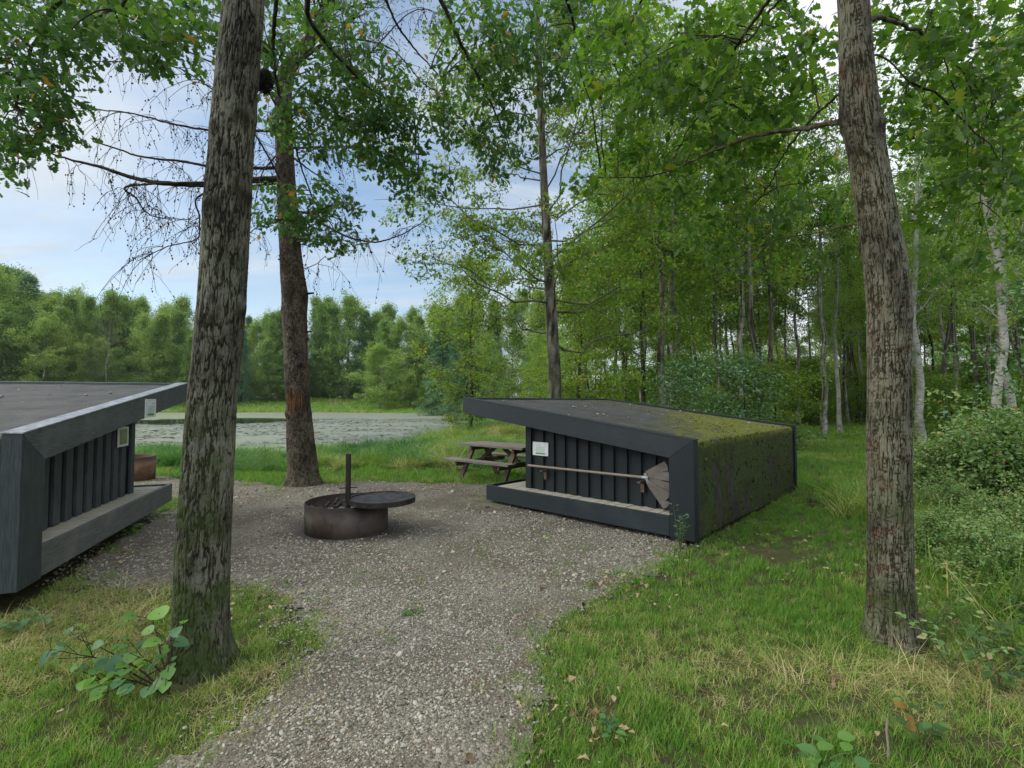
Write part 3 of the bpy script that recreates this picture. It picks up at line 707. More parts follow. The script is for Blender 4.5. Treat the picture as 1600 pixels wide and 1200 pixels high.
# ------------------------------------------------------------------ shelters
def cushion(seed):
    o = stone(40 + seed); o.data.materials[0] = M['moss' if seed < 4 else 'moss_dark']; return o
def shelter(key, label, mosslo, mosshi):
    q = HUTS[key]; s = q['s']
    BW, BV = (M['black_wood'], M['black_wood_v']) if key == 'R' else (M['worn_black_wood'], M['worn_lit_black_wood_v'])
    root = empty('shelter', (q['x'], q['y'], q['z']), q['yaw'])
    tag(root, label, 'shelter', 'camping shelters beside the gravel')
    sl = (SZH - SZL) / SLR
    top = lambda u: SZL + sl * u
    uz = lambda p_, q_, t_: (p_, s * t_, q_)      # polygon in (u, z) extruded along v
    zi = top(SPW) - SBT
    for v0, v1 in ((0, .12), (SW - .12, SW)):
        f = MB().prism([(0, SZL), (SPW, zi), (SLR, SZH - SBT), (SLR, SZH)], v0, v1, uz)
        fr = f.build('roof_beam', BW, root)
        MB().prism([(0, SDB - .012), (SPW, SDB - .012), (SPW, zi - .002), (0, SZL - .002)], v0 + .001, v1 - .001, uz).build('post', BV, root)
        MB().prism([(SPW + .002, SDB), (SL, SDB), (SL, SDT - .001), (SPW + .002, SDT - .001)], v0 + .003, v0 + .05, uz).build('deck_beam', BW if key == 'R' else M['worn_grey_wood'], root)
        MB().prism([(-.004, SZL + .003), (SLR + .004, SZH + .003), (SLR + .004, SZH + .015), (-.004, SZL + .015)], v0 - .006, v1 + .012, uz).build('edge_strip', M['zinc'] if key == 'L' else M['black_wood'], root, .002)
    # front fascia of the deck and of the roof
    MB().prism([(SL - .045, SDB), (SL - .003, SDB), (SL - .003, SDT - .001), (SL - .045, SDT - .001)], .052, SW - .122, uz).build('deck_fascia', BW, root)
    MB().prism([(SLR - .045, SZH - .16), (SLR - .003, SZH - .16), (SLR - .003, SZH + .008), (SLR - .045, SZH + .002)], .121, SW - .121, uz).build('roof_fascia', BW, root)
    # deck boards
    d = MB(); u = SPW + .004; w_ = .138
    while u + w_ < SL - .05:
        jz = random.uniform(-.002, .002)
        d.prism([(u, SDT - .028 + jz), (u + w_, SDT - .028 + jz), (u + w_, SDT + jz), (u, SDT + jz)], .052 + random.uniform(0, .003), SW - .13, uz); u += w_ + .013
    d.build('deck', M['deck'], root, .003)
    # side walls: backing boards with battens in front
    for v0, sg in ((SRC, 1), (SW - SRC, -1)):
        a, b = sorted((v0 + sg * .03, v0 + sg * .055))
        wl = MB().prism([(.10, SDT + .002), (SWS, SDT + .002), (SWS, top(SWS) - .15), (.10, top(.10) - .15)], a, b, uz).build('side_wall', M['deep_wood'], root)
        bt = MB(); u = SPW - .12
        a, b = sorted((v0, v0 + sg * .029))
        while u < SWS - .13:
            bt.prism([(u, SDT + .004), (u + .118, SDT + .004), (u + .118, top(u + .118) - .155), (u, top(u) - .155)], a, b, uz); u += .2
        bt.build('battens', BV, wl)
        MB().prism([(SWS - .09, SDT + .003), (SWS + .02, SDT + .003), (SWS + .02, top(SWS) - .152), (SWS - .09, top(SWS) - .152)], *sorted((v0 - sg * .012, v0 + sg * .017)), uz).build('corner_board', BV, wl)
    # ceiling and back wall
    MB().prism([(.09, top(.09) - .14), (SLR - .05, SZH - .15), (SLR - .05, SZH - .06), (.09, top(.09) - .06)], .122, SW - .122, uz).build('ceiling', M['deep_wood'], root)
    MB().prism([(.09, SDB), (.13, SDB), (.13, top(.1) - .145), (.09, top(.1) - .145)], .122, SW - .122, uz).build('back_wall', M['deep_wood'], root)
    # roofing felt folded over the low end, lumpy
    prof = []
    for k in range(90): prof.append((SLR - .05 - (SLR - .14) * k / 89, None))
    prof = [(u_, top(u_) - .022) for u_, _ in prof]
    cu, cz = .09, top(.09) - .022 - .06
    for k in range(1, 9):
        a = k / 9 * PI / 2; prof.append((cu - .065 * math.sin(a), cz + .06 * math.cos(a)))
    zb = cz
    for k in range(1, 34): prof.append((.025, zb - (zb - .03) * k / 33))
    prof = np.array(prof); nv = 150
    vv = np.linspace(.121, SW - .121, nv)
    U, Vv = np.meshgrid(prof[:, 0], vv, indexing='ij'); Z = np.repeat(prof[:, 1][:, None], nv, 1)
    bump = .007 * fbm(U * 5 + 3, Vv * 5, Z * 5, 7 if key == 'R' else 8, 4)
    seam = .006 * (np.abs(((Vv + .2) % .95) - .475) < .02)
    low = np.arange(len(prof))[:, None] > 94
    sag = np.where(low, .02 * fbm(Vv * 3, Z * 3, 0, 17, 3) - .01, 0)
    U2 = np.where(low, U - sag - bump, U); Z2 = np.where(low, Z, Z + bump + seam * 0 + .006 * (np.abs((U % 1.0) - .5) < .015))
    md = (1 - sst(0, 2.9, U)) * .60 + sst(.6, SW, Vv) * .46 - .20 * (1 - sst(.1, .9, Vv))
    if key == 'L': md = (1 - sst(0, 1.2, U)) * .3 + 0 * md
    md = np.where(np.arange(len(prof))[:, None] > 90, .62 + .14 * sst(.5, 1.1, Z) + .06 * sst(1, 3.5, Vv) + .30 * vn(Vv * 7, Z * 1.3, 0, 66) + .2 * vn(Vv * 2.2, Z * 1.0, 0, 67), md) - (.0 if key == 'R' else .12)
    VV = np.stack([U2, s * Vv, Z2], -1).reshape(-1, 3)
    n0, n1 = len(prof), nv
    i = (np.arange(n0 - 1)[:, None] * n1 + np.arange(n1 - 1)[None]).ravel()
    F = np.stack([i, i + 1, i + n1 + 1, i + n1], -1)
    if s > 0: F = F[:, ::-1]
    rf = mesh_np('roofing_felt', VV, [F], M['felt'], root, {'tint': ('FLOAT', md.ravel())}, True)
    m_ = rf.modifiers.new('thick', 'SOLIDIFY'); m_.thickness = .02; m_.offset = -1
    if rf.data.polygons[100].normal.z < 0: m_.offset = 1
    # support feet
    for uu in (.35, 1.6, 2.95):
        for v_ in (.35, SW / 2, SW - .4):
            MB().prism([(uu, -.3), (uu + .1, -.3), (uu + .1, SDB + .14), (uu, SDB + .14)], v_, v_ + .1, uz).build('foot', M['brown_wood'], root)
    for v_ in (.3, SW / 2 - .1, SW - .45):
        MB().prism([(.14, SDB + .02), (SL - .06, SDB + .02), (SL - .06, SDT - .035), (.14, SDT - .035)], v_ + .11, v_ + .17, uz).build('joist', M['deep_wood'], root)
    # moss cushions and litter lying on the felt
    rr_ = np.random.default_rng(5 if key == 'R' else 6)
    nm = 5200 if key == 'R' else 400
    ii = rr_.integers(0, len(prof) - 1, nm); jj = rr_.integers(0, nv, nm)
    onr = ii < 92
    pm = md[ii, jj] + 1.2 * fbm(U[ii, jj] * 3.2, Vv[ii, jj] * 3.2, Z[ii, jj] * 3.2, 44, 4)
    kp = (pm > (.52 if key == 'R' else .45)) & (onr | (rr_.uniform(0, 1, nm) < .45) | (Z[ii, jj] > 1.0)); ii, jj, onr = ii[kp], jj[kp], onr[kp]; n_ = len(ii)
    fr_ = rr_.uniform(0, 1, n_)[:, None]
    pp = np.stack([U2[ii, jj], s * Vv[ii, jj], Z2[ii, jj]], 1) * (1 - fr_) + np.stack([U2[ii + 1, jj], s * Vv[ii + 1, jj], Z2[ii + 1, jj]], 1) * fr_
    pp[:, 1] += rr_.uniform(-.015, .015, n_)
    ro = np.stack([np.zeros(n_), np.where(onr, 0, -PI / 2), np.zeros(n_)], 1) + rr_.normal(0, .2, (n_, 3))
    scatter('moss_cushions', pp, ro, np.exp(rr_.normal(0, .4, n_)) * np.where(onr, .010, .013), rr_.integers(0, 4, n_) + np.where(onr | (pp[:, 2] > 1.02), 0, 4), [cushion(i) for i in range(8)], None, parent=root)
    nl_ = 90 if key == 'R' else 110; uu = rr_.uniform(.1, SLR - .1, nl_); v_ = rr_.uniform(.15, SW - .15, nl_)
    scatter('roof_litter', np.stack([uu, s * v_, top(uu) - .008], 1), np.stack([rr_.normal(0, .3, nl_), rr_.normal(0, .3, nl_), rr_.uniform(0, 6.28, nl_)], 1), rr_.uniform(.010, .032, nl_), rr_.integers(0, 8, nl_), [litter(i) for i in range(6)] + [stone(3), stone(4)], None, parent=root)
    return root, top
shR, topf = shelter('R', 'black wooden shelter at right with moss-covered felt roof', 0, 1)
shL, _ = shelter('L', 'black wooden shelter at left with bare dark felt roof', 0, 0)

def hutpt(key, u, v, z):
    q = HUTS[key]; e = np.array([math.cos(q['yaw']), math.sin(q['yaw']), 0]); n = np.array([-e[1], e[0], 0]) * q['s']
    return np.array([q['x'], q['y'], q['z']]) + e * u + n * v + np.array([0, 0, z])
def pix_on_hut(key, px, py, v):
    """(u, z) where the sight line of the photograph's pixel meets the plane at depth v into the shelter"""
    q = HUTS[key]; e = np.array([math.cos(q['yaw']), math.sin(q['yaw']), 0]); n = np.array([-e[1], e[0], 0]) * q['s']
    a = np.array([0, 0, CAMZ]); d = P3(px, py, 1.0) - a; o = np.array([q['x'], q['y'], q['z']])
    t_ = (v - (a - o) @ n) / (d @ n); p_ = a + d * t_ - o
    return float(p_ @ e), float(p_[2])

def notice(parent, key, v, u0, u1, z0, z1, name='notice', label=None, glass=False):
    s = HUTS[key]['s']; uz = lambda p_, q_, t_: (p_, s * t_, q_)
    rect = lambda a, b, c, d: [(a, c), (b, c), (b, d), (a, d)]
    o = MB().prism(rect(u0, u1, z0, z1), v - .008, v - .001, uz).build(name, M['frame_alu'] if glass else M['paper'], parent, .001)
    if label: o['label'] = label
    w, h = u1 - u0, z1 - z0
    if glass:
        MB().prism(rect(u0 + w * .16, u1 - w * .16, z0 + h * .12, z1 - h * .12), v - .011, v - .009, uz).build('pane', M['glass_pane'], o, 0)
        return o
    t_ = MB()
    for k, (a, b) in enumerate(((.2, .45), (.2, .8), (.2, .72), (.2, .78), (.2, .76))):
        zz = z1 - h * (.26 + .09 * k + (.06 if k else 0)); t_.prism(rect(u1 - w * a, u1 - w * b, zz, zz + h * .018), v - .0095, v - .0085, uz)
    t_.build('printed_lines', M['grey_print'], o, 0)
    MB().prism(rect(u0 + w * .2, u1 - w * .2, z0 + h * .10, z0 + h * .22), v - .0098, v - .0085, uz).build('green_bar', M['green_print'], o, 0)
    return o
a = pix_on_hut('R', 833, 690, SRC - .01); b = pix_on_hut('R', 857, 713, SRC - .01)
notice(shR, 'R', SRC - .01, b[0], a[0], b[1] - .0, a[1], label='white notice with a green bar on the side wall')
a = pix_on_hut('L', 226, 622, 0); b = pix_on_hut('L', 242, 650, 0)
notice(shL, 'L', -.002, a[0], b[0], b[1] - .01, a[1] - .01, label='white notice with a green bar on the roof beam')
a = pix_on_hut('L', 181, 668, SRC); b = pix_on_hut('L', 197, 696, SRC)
notice(shL, 'L', SRC - .015, a[0], b[0], b[1], a[1], 'framed_notice', 'small pale frame with glass painted with a green reflection', True)

# fire beater hanging on two pegs
u1, z1 = pix_on_hut('R', 825, 727, SRC - .09); u2, z2 = pix_on_hut('R', 1006, 746, SRC - .09)
B0 = hutpt('R', u1, SRC - .09, z1); B1 = hutpt('R', u2, SRC - .09, z2)
fb = empty('fire_beater', B0); tag(fb, 'long wooden fire beater with fan of flat metal blades, hung on right shelter wall', 'fire beater')
V0 = Vector(B1 - B0)
MB().rod((0, 0, 0), V0, .017, 12).build('handle', M['pole_wood'], fb, .003, True)
MB().rod(V0 * .985, V0 * 1.035, .024, 12, .03).build('socket', M['zinc'], fb, .002, True)
Ah = V0.normalized()
q = HUTS['R']; nR = Vector((math.sin(q['yaw']), -math.cos(q['yaw']), 0))
st = V0 * 1.03
tips = [pix_on_hut('R', px, py, SRC - .09) for px, py in ((1041, 728), (1046, 744), (1047, 762), (1045, 776), (1043, 790))]
hubp = [pix_on_hut('R', px, py, SRC - .09) for px, py in ((1009, 739), (1010, 743), (1011, 747), (1012, 751), (1014, 756))]
for k in range(5):
    hb, tp = hubp[k], tips[k]
    pts = []
    a0 = Vector(hutpt('R', hb[0], SRC - .09, hb[1]) - B0); a1 = Vector(hutpt('R', tp[0], SRC - .09, tp[1]) - B0)
    dd = (a1 - a0); w0, w1 = .022, .058; sd_ = dd.cross(nR).normalized()
    off = nR * (-.010 * (k % 2) - .004 * k)
    m = MB(); bmv = m.bm
    f = [bmv.verts.new(a0 + off - sd_ * w0), bmv.verts.new(a0 + off + sd_ * w0), bmv.verts.new(a1 + off * 1.5 + sd_ * w1), bmv.verts.new(a1 + off * 1.5 + dd * .05), bmv.verts.new(a1 + off * 1.5 - sd_ * w1)]
    g = [bmv.verts.new(x_.co + nR * .003) for x_ in f]
    bmv.faces.new(f); bmv.faces.new(g[::-1])
    for j in range(5): bmv.faces.new((f[j], f[(j + 1) % 5], g[(j + 1) % 5], g[j]))
    m.build('blade', M['blade_metal'], fb, 0)
hm = MB(); a0 = Vector(hutpt('R', *[hubp[0][0], SRC - .10, hubp[0][1]]) - B0); a1 = Vector(hutpt('R', hubp[4][0], SRC - .10, hubp[4][1]) - B0)
hm.beam(a0, a1, .03, .035).build('head_clamp', M['zinc'], fb)
for px, py in ((851, 731), (1003, 748)):
    u_, z_ = pix_on_hut('R', px, py, SRC - .04)
    q = HUTS['R']
    pg = MB().prism([(u_ - .025, z_ - .17), (u_ + .02, z_ - .17), (u_ + .03, z_ - .02), (u_ - .03, z_ - .02)], SRC - .035, SRC - .003, lambda p_, q_, t_: (p_, -t_, q_))
    pg.prism([(u_ - .02, z_ - .05), (u_ + .02, z_ - .05), (u_ + .02, z_ - .027), (u_ - .02, z_ - .027)], SRC - .13, SRC - .036, lambda p_, q_, t_: (p_, -t_, q_))
    pg.build('wall_peg', M['brown_wood'], shR)

# ------------------------------------------------------------------ fire rings
def ring(loc, rad, h, m, label):
    root = empty('fire_ring', loc); tag(root, label, 'fire ring')
    MB().lathe([(rad - .012, -.05), (rad, -.05), (rad + .002, h), (rad - .012, h), (rad - .012, -.05)], 96).build('steel_ring', m, root, 0, True)
    return root
fc = P3(546, 806, 6.08); fx, fy = fc[0], 6.05
fz = hz(fx, fy)
fr = ring((fx, fy, fz), .49, .37, M['rust'], 'rusty steel fire ring with swivelling lid in the middle of the gravel')
th = np.linspace(0, 2 * PI, 60, endpoint=False); rr = np.linspace(0, .475, 26)
RR, TT = np.meshgrid(rr, th, indexing='ij'); X, Y = RR * np.cos(TT), RR * np.sin(TT)
Z = .23 + .05 * fbm(X * 6, Y * 6, 0, 3, 5) - .03 * RR
i = (np.arange(25)[:, None] * 60 + np.arange(60)[None]); j = (np.arange(25)[:, None] * 60 + (np.arange(60)[None] + 1) % 60)
mesh_np('ash_bed', np.stack([X, Y, Z], -1).reshape(-1, 3), [np.stack([i, j, j + 60, i + 60], -1).reshape(-1, 4)], M['ash'], fr, None, True)
px_ = P3(547, 745, 5.78)[0] - fx; py_ = -.30
MB().rod((px_, py_, .05), (px_, py_, .975), .031, 24).build('pivot_post', M['burnt_steel'], fr, .003, False)
MB().rod((px_ - .09, py_ - .04, .575), (px_ + .1, py_ + .03, .575), .007, 8).build('locking_pin', M['burnt_steel'], fr, .001)
lx, ly = (600 - 800) / 755 * 5.9 - fx, 5.88 - fy
lid = MB(); R0 = .39
lid.lathe([(.001, .425), (.15, .428), (R0 - .02, .43), (R0 - .015, .445), (R0, .445), (R0, .385), (R0 - .008, .385), (R0 - .008, .42), (.001, .415)], 80, cx=lx, cy=ly)
lo_ = lid.build('lid', M['burnt_steel'], fr, 0, True)
md_ = lo_.modifiers.new('e', 'EDGE_SPLIT'); md_.split_angle = R(35)
MB().beam((px_, py_, .405), (lx, ly, .405), .04, .012).build('lid_arm', M['burnt_steel'], fr)
r = random.Random(4)
for k in range(7):
    a = r.uniform(0, 2 * PI); d = r.uniform(.05, .3); cx, cy = -.15 + d * math.cos(a), d * math.sin(a); b = r.uniform(0, PI); L = r.uniform(.1, .22)
    o = MB().rod((fx + cx - math.cos(b) * L / 2, fy + cy - math.sin(b) * L / 2, fz + .265 + r.uniform(0, .03)), (fx + cx + math.cos(b) * L / 2, fy + cy + math.sin(b) * L / 2, fz + .285 + r.uniform(0, .05)), r.uniform(.012, .028), 8).build('charred_log', M['char'], None, .004)
    tag(o, 'charred piece of log in the ash of the fire ring', 'charred log', 'charred logs in the fire ring')
r2c = G(192, 742)
ring((-8.08, 10.25, hz(-8.08, 10.25)), .46, .5, M['rust_bright'], 'orange-brown rusty fire ring beyond the left shelter, by the pond grass')

# ------------------------------------------------------------------ picnic table
def picnic():
    c = (-.27, 10.5); yaw = R(-40)
    root = empty('picnic_table', (c[0], c[1], hz(*c)), yaw); tag(root, 'weathered wooden picnic table with two benches behind the right shelter', 'picnic table')
    L = 1.85
    m = MB()
    for k in range(5): m.box(-L / 2 + random.uniform(-.006, .006), L / 2 + random.uniform(-.006, .006), -.37 + k * .15, -.37 + k * .15 + .142, .705, .75)
    m.build('tabletop', M['grey_wood'], root)
    for sg in (-1, 1):
        m = MB()
        for k in range(2):
            y0 = .55 + k * .135; a, b = sorted((sg * y0, sg * (y0 + .128))); m.box(-L / 2, L / 2, a, b, .415, .455)
        m.build('bench_seat', M['grey_wood'], root)
    for sx in (-.6, .6):
        for sg in (-1, 1):
            MB().beam((sx, sg * .62, -.03), (sx, sg * .17, .70), .055, .12, up=(1, 0, 0)).build('leg', M['brown_wood'], root)
        MB().beam((sx + .052, -.78, .365), (sx + .052, .78, .365), .048, .095).build('seat_beam', M['brown_wood'], root)
        MB().beam((sx + .052, -.33, .655), (sx + .052, .33, .655), .048, .09).build('top_beam', M['brown_wood'], root)
        MB().beam((sx * .92, 0, .385), (sx * .2, 0, .68), .05, .08).build('brace', M['brown_wood'], root)
picnic()

# far bench across the pond
bp = np.array([(527 - 800) / FPX * 92, 92.0])
bz = hz(*bp)
b = empty('garden_bench', (bp[0], bp[1], bz), .1); tag(b, 'small pale wooden bench on the far shore under the trees', 'bench')
MB().box(-.9, .9, -.2, .2, .42, .5).build('seat', M['pole_wood'], b); MB().box(-.8, -.6, -.15, .15, -.1, .417).build('leg', M['pole_wood'], b); MB().box(.6, .8, -.15, .15, -.1, .417).build('leg', M['pole_wood'], b)

# ------------------------------------------------------------------ trees
def curves(base, d, L, sag, N, wob, r):
    s = np.linspace(0, 1, N)[None, :, None]
    P = base[:, None] + d[:, None] * L[:, None, None] * s
    P[:, :, 2] += (sag * L)[:, None] * s[:, :, 0] ** 2
    w = np.cumsum(r.normal(size=(len(base), N, 3)), 1); w[:, 0] = 0; w -= w[:, :1]
    return P + w * (wob * L)[:, None, None] / N

def at_curve(P, i, s):
    N = P.shape[1]; f = s * (N - 1); a = np.minimum(f.astype(int), N - 2); w = (f - a)[:, None]
    p = P[i, a] * (1 - w) + P[i, a + 1] * w; t_ = P[i, a + 1] - P[i, a]
    return p, t_ / (np.linalg.norm(t_, axis=1, keepdims=True) + 1e-9)

def spray(r, origin, d, L, n, size, tpl, tints, up=.9, spread=.12):
    """n leaves along each twig"""
    M_ = len(origin); i = np.repeat(np.arange(M_), n)
    s = r.uniform(.25, 1.05, M_ * n)
    pos = origin[i] + d[i] * (L[i] * s)[:, None] + r.normal(0, spread, (M_ * n, 3)) * np.array([1, 1, .7])
    dd = d[i] * .5 + rdir(M_ * n, r) * .8 + np.array([0, 0, -.25])
    nn = np.array([0, 0, up]) + rdir(M_ * n, r) * .75
    V, F, K = leaves(pos, dd, nn, size * r.uniform(.45, 1.35, M_ * n), tpl)
    tt = np.clip(tints + r.normal(0, .16, M_)[i] * .8 + r.normal(0, .12, M_ * n), 0, 1)
    au = r.uniform(0, 1, M_ * n) < .02
    tt = np.where(au, 1.0, np.minimum(tt, .93))
    return V, F, np.repeat(tt, K)

def gen_tree(name, seed, H, r0, c0, nl, rad, nsub, ntw, nleaf, lsize, tpl, mleaf, mbark, elev=(.15, .9), prof=None, sag=.15, spread=.12, lean=.02, tint=.45, trunkP=None, trunkR=None, wob=.5, seg=8, twl=.35, ljit=(.6, 1.15)):
    r = np.random.default_rng(seed)
    if trunkP is None:
        N = 14; s = np.linspace(0, 1, N)
        w = np.cumsum(r.normal(0, 1, (N, 2)), 0) * H * .006; w -= w[0]
        trunkP = np.stack([w[:, 0] + lean * H * s, w[:, 1], s * H * .97 - .15], 1)
        trunkR = r0 * (1 - .9 * s ** .9) + r0 * .35 * np.exp(-s * H / .25)
    ta = Acc(); N = len(trunkP)
    V, F = tubes(trunkP[None], trunkR[None], seg + 4); ta.add(V, F, .5 + .3 * r.normal(size=len(V)))
    t_ = np.clip(c0 + (1 - c0) * (np.arange(nl) + r.uniform(0, 1, nl)) / nl, 0, .985)
    az = np.arange(nl) * 2.39996 + r.normal(0, .4, nl)
    q_ = (t_ - c0) / (1 - c0 + 1e-6)
    L = rad * (prof(q_) if prof else (np.sin(PI * np.clip(.12 + .83 * q_, 0, 1)) ** .7)) * r.uniform(*ljit, nl)
    el = elev[0] + (elev[1] - elev[0]) * q_ + r.normal(0, .15, nl)
    base, _ = at_curve(trunkP[None], np.zeros(nl, int), t_)
    d = np.stack([np.cos(az) * np.cos(el), np.sin(az) * np.cos(el), np.sin(el)], 1)
    LP = curves(base, d, L, np.full(nl, sag), 8, wob, r)
    lr = np.interp(t_, np.linspace(0, 1, N), trunkR) * .22
    V, F = tubes(LP, lr[:, None] * np.linspace(1, .18, 8)[None], 5); ta.add(V, F, .5)
    i = np.repeat(np.arange(nl), nsub); s = r.uniform(.22, 1.0, nl * nsub)
    b2, tg = at_curve(LP, i, s)
    d2 = tg * .8 + rdir(len(i), r) * .75; d2[:, 2] = d2[:, 2] * .6 + .1; d2 /= np.linalg.norm(d2, axis=1, keepdims=True)
    L2 = L[i] * (.5 - .28 * s) * r.uniform(.6, 1.3, len(i)) + .15
    SP_ = curves(b2, d2, L2, np.full(len(i), -.05), 5, wob, r)
    V, F = tubes(SP_, (lr[i] * .3)[:, None] * np.linspace(1, .3, 5)[None] + .001, 3); ta.add(V, F, .4)
    k = np.repeat(np.arange(len(i)), ntw); s = r.uniform(.2, 1.0, len(k))
    b3, tg = at_curve(SP_, k, s); d3 = tg * .7 + rdir(len(k), r) * .8; d3[:, 2] *= .7; d3 /= np.linalg.norm(d3, axis=1, keepdims=True)
    L3 = np.full(len(k), twl) * r.uniform(.5, 1.3, len(k))
    TP = curves(b3, d3, L3, np.full(len(k), -.1), 3, .2, r)
    V, F = tubes(TP, np.full((len(k), 1), .003 + lsize * .02) * np.array([1, .7, .3])[None], 3); ta.add(V, F, .3)
    V, F, tt = spray(r, b3, d3, L3, nleaf, lsize, tpl, tint, spread=spread)
    ca = Acc(); ca.add(V, F, tt)
    root = empty(name, (0, 0, 0))
    ta.obj('trunk', mbark, root, True); ca.obj('crown', mleaf, root)
    return root

class Proto:
    def __init__(s, root): s.root = root; s.used = False
    def place(s, x, y, z, scale, rz, label, cat, group=None, name=None):
        o = s.root if not s.used else None
        if o is None:
            o = copy_tree(s.root)
        s.used = True
        if name: o.name = name
        o.location = (x, y, z); o.rotation_euler = (0, 0, rz)
        o.scale = scale if isinstance(scale, tuple) else (scale,) * 3
        for k in ('label', 'category', 'group'):
            if k in o: del o[k]
        tag(o, label, cat, group); return o

# foreground trunks seen close up
def hero_trunk(pts, depth, height, bmat, k, kz, amp, seed, rows_per_m=150, segs=260, rings=(), hz_=.25, flare=.55, top_r=.4, wk=.97, thr=.15):
    pts = np.array(pts, float)
    C3 = np.array([P3(a, b, depth) for a, b, _ in pts]); W = pts[:, 2] / FPX * depth / 2 * np.cos(np.arctan(np.abs(pts[:, 0] - 800) / FPX)) * wk
    o = np.argsort(C3[:, 2]); C3, W = C3[o], W[o]
    zt = C3[-1, 2]; sl = (C3[-1] - C3[-4]) / (C3[-1, 2] - C3[-4, 2])
    for f in (.35, .7, 1.0):
        z = zt + (height - zt) * f; C3 = np.vstack([C3, C3[len(pts) - 1] + sl * (z - zt) * (.6 if f > .5 else .8)]); C3[-1, 2] = z; W = np.append(W, W[len(pts) - 1] * (1 - f * (1 - top_r)))
    z0 = C3[0, 2] - .12
    zs = np.concatenate([np.arange(z0, zt + .3, 1 / rows_per_m), np.arange(zt + .3, height, .06)])
    def sm(v):
        kk = np.interp(zs, C3[:, 2], v); n_ = max(3, rows_per_m // 6); ker = np.hanning(n_ * 2 + 1); ker /= ker.sum()
        return np.convolve(np.pad(kk, n_, mode='edge'), ker, 'valid')
    cx, cy, rr = sm(C3[:, 0]), sm(C3[:, 1]), sm(W)
    zb = C3[0, 2]
    th = np.arange(segs) * 2 * PI / segs
    T, Z = np.meshgrid(th, zs); rb = rr[:, None]
    X, Y = np.cos(T) * rb * k, np.sin(T) * rb * k
    wx = .35 * fbm(X * .5, Y * .5, Z * kz * .8, seed + 50, 3)
    n1 = fbm(X + wx, Y + wx, Z * kz, seed, 4); n2 = fbm(X * 2.7, Y * 2.7, Z * kz * 3.2, seed + 9, 3)
    h = sst(.0, thr, np.abs(n1)) * (.55 + .3 * sst(.0, thr, np.abs(n2)) + .3 * fbm(X * 1.6, Y * 1.6, Z * kz * 1.2, seed + 71, 4))
    lump = .05 * fbm(np.cos(T) * 1.3, np.sin(T) * 1.3, Z * 2.2, seed + 20, 3)
    Rr = rb * (1 + lump) + amp * (h - .5)
    for rz_, ra, rw in rings:
        tz = .10 * vn(np.cos(T) * 1.2, np.sin(T) * 1.2, 0, seed + 33); am = np.clip(.15 + 1.5 * vn(np.cos(T) * 1.6, np.sin(T) * 1.6, rz_ * 7, seed + 31), -.1, 1)
        Rr = Rr + 1.3 * ra * np.exp(-((Z - rz_ - tz) / rw) ** 2) * am
        h = h * (1 - .6 * np.clip(am, 0, 1) * np.exp(-((Z - rz_ - tz + .02) / (rw * .7)) ** 2))
    fl = np.exp(-(Z - zb) / .12); Rr = Rr * (1 + flare * fl * (.25 + .9 * np.abs(np.sin(T * 2 + seed + .6 * np.sin(T * 3))) ** 1.5))
    crk = np.exp(-(fbm(X * .30, Y * .30, Z * 38, seed + 90, 3) / .085) ** 2) * sst(-.25, .1, fbm(X * .4, Y * .4, Z * 9, seed + 95, 2)); h = h * (1 - hz_ * crk); Rr = Rr - amp * .5 * hz_ * crk
    V = np.stack([cx[:, None] + Rr * np.cos(T), cy[:, None] + Rr * np.sin(T), Z], -1).reshape(-1, 3)
    nz = len(zs); i = np.arange(nz - 1)[:, None] * segs + np.arange(segs)[None]; j = np.arange(nz - 1)[:, None] * segs + (np.arange(segs)[None] + 1) % segs
    F = np.stack([i, j, j + segs, i + segs], -1).reshape(-1, 4)
    return V, F, h.ravel(), np.stack([cx, cy, zs], 1), rr

def finish_tree(name, base, trunkacc, mbark, crownacc, mleaf, label, cat='tree'):
    root = empty(name, base); off = np.array(base, float)
    for a in (trunkacc, crownacc):
        if a is not None: a.V = [v - off for v in a.V]
    tr = trunkacc.obj('trunk', mbark, root, True)
    cr = crownacc.obj('crown', mleaf, root) if crownacc is not None else None
    tag(root, label, cat); return root, tr, cr

def spline(P, n):
    P = np.array(P, float); t_ = np.linspace(0, len(P) - 1, n); i = np.clip(t_.astype(int), 0, len(P) - 2); f = (t_ - i)[:, None]
    Q = np.vstack([2 * P[0] - P[1], P, 2 * P[-1] - P[-2]])
    a, b, c, d = Q[i], Q[i + 1], Q[i + 2], Q[i + 3]
    return .5 * (2 * b + (c - a) * f + (2 * a - 5 * b + 4 * c - d) * f ** 2 + (3 * b - a - 3 * c + d) * f ** 3)

def limb(acc, nodes, pts, r0, r1, r, wob=.02, attach=None):
    """pts: (px, py, depth) or world points"""
    W = [np.array(attach, float)] if attach is not None else []
    W += [P3(*p_) if not isinstance(p_, np.ndarray) else p_ for p_ in pts]
    Q = spline(W, 10 * len(W)); n = len(Q)
    w = np.cumsum(r.normal(0, wob, (n, 3)), 0) * .35; w -= np.linspace(0, 1, n)[:, None] * w[-1]; Q = Q + w
    V, F = tubes(Q[None], np.linspace(r0, r1, n)[None], 7); acc.add(V, F, .45 + .2 * r.normal(size=len(V)))
    nodes.append(Q[n // 8:]); return Q

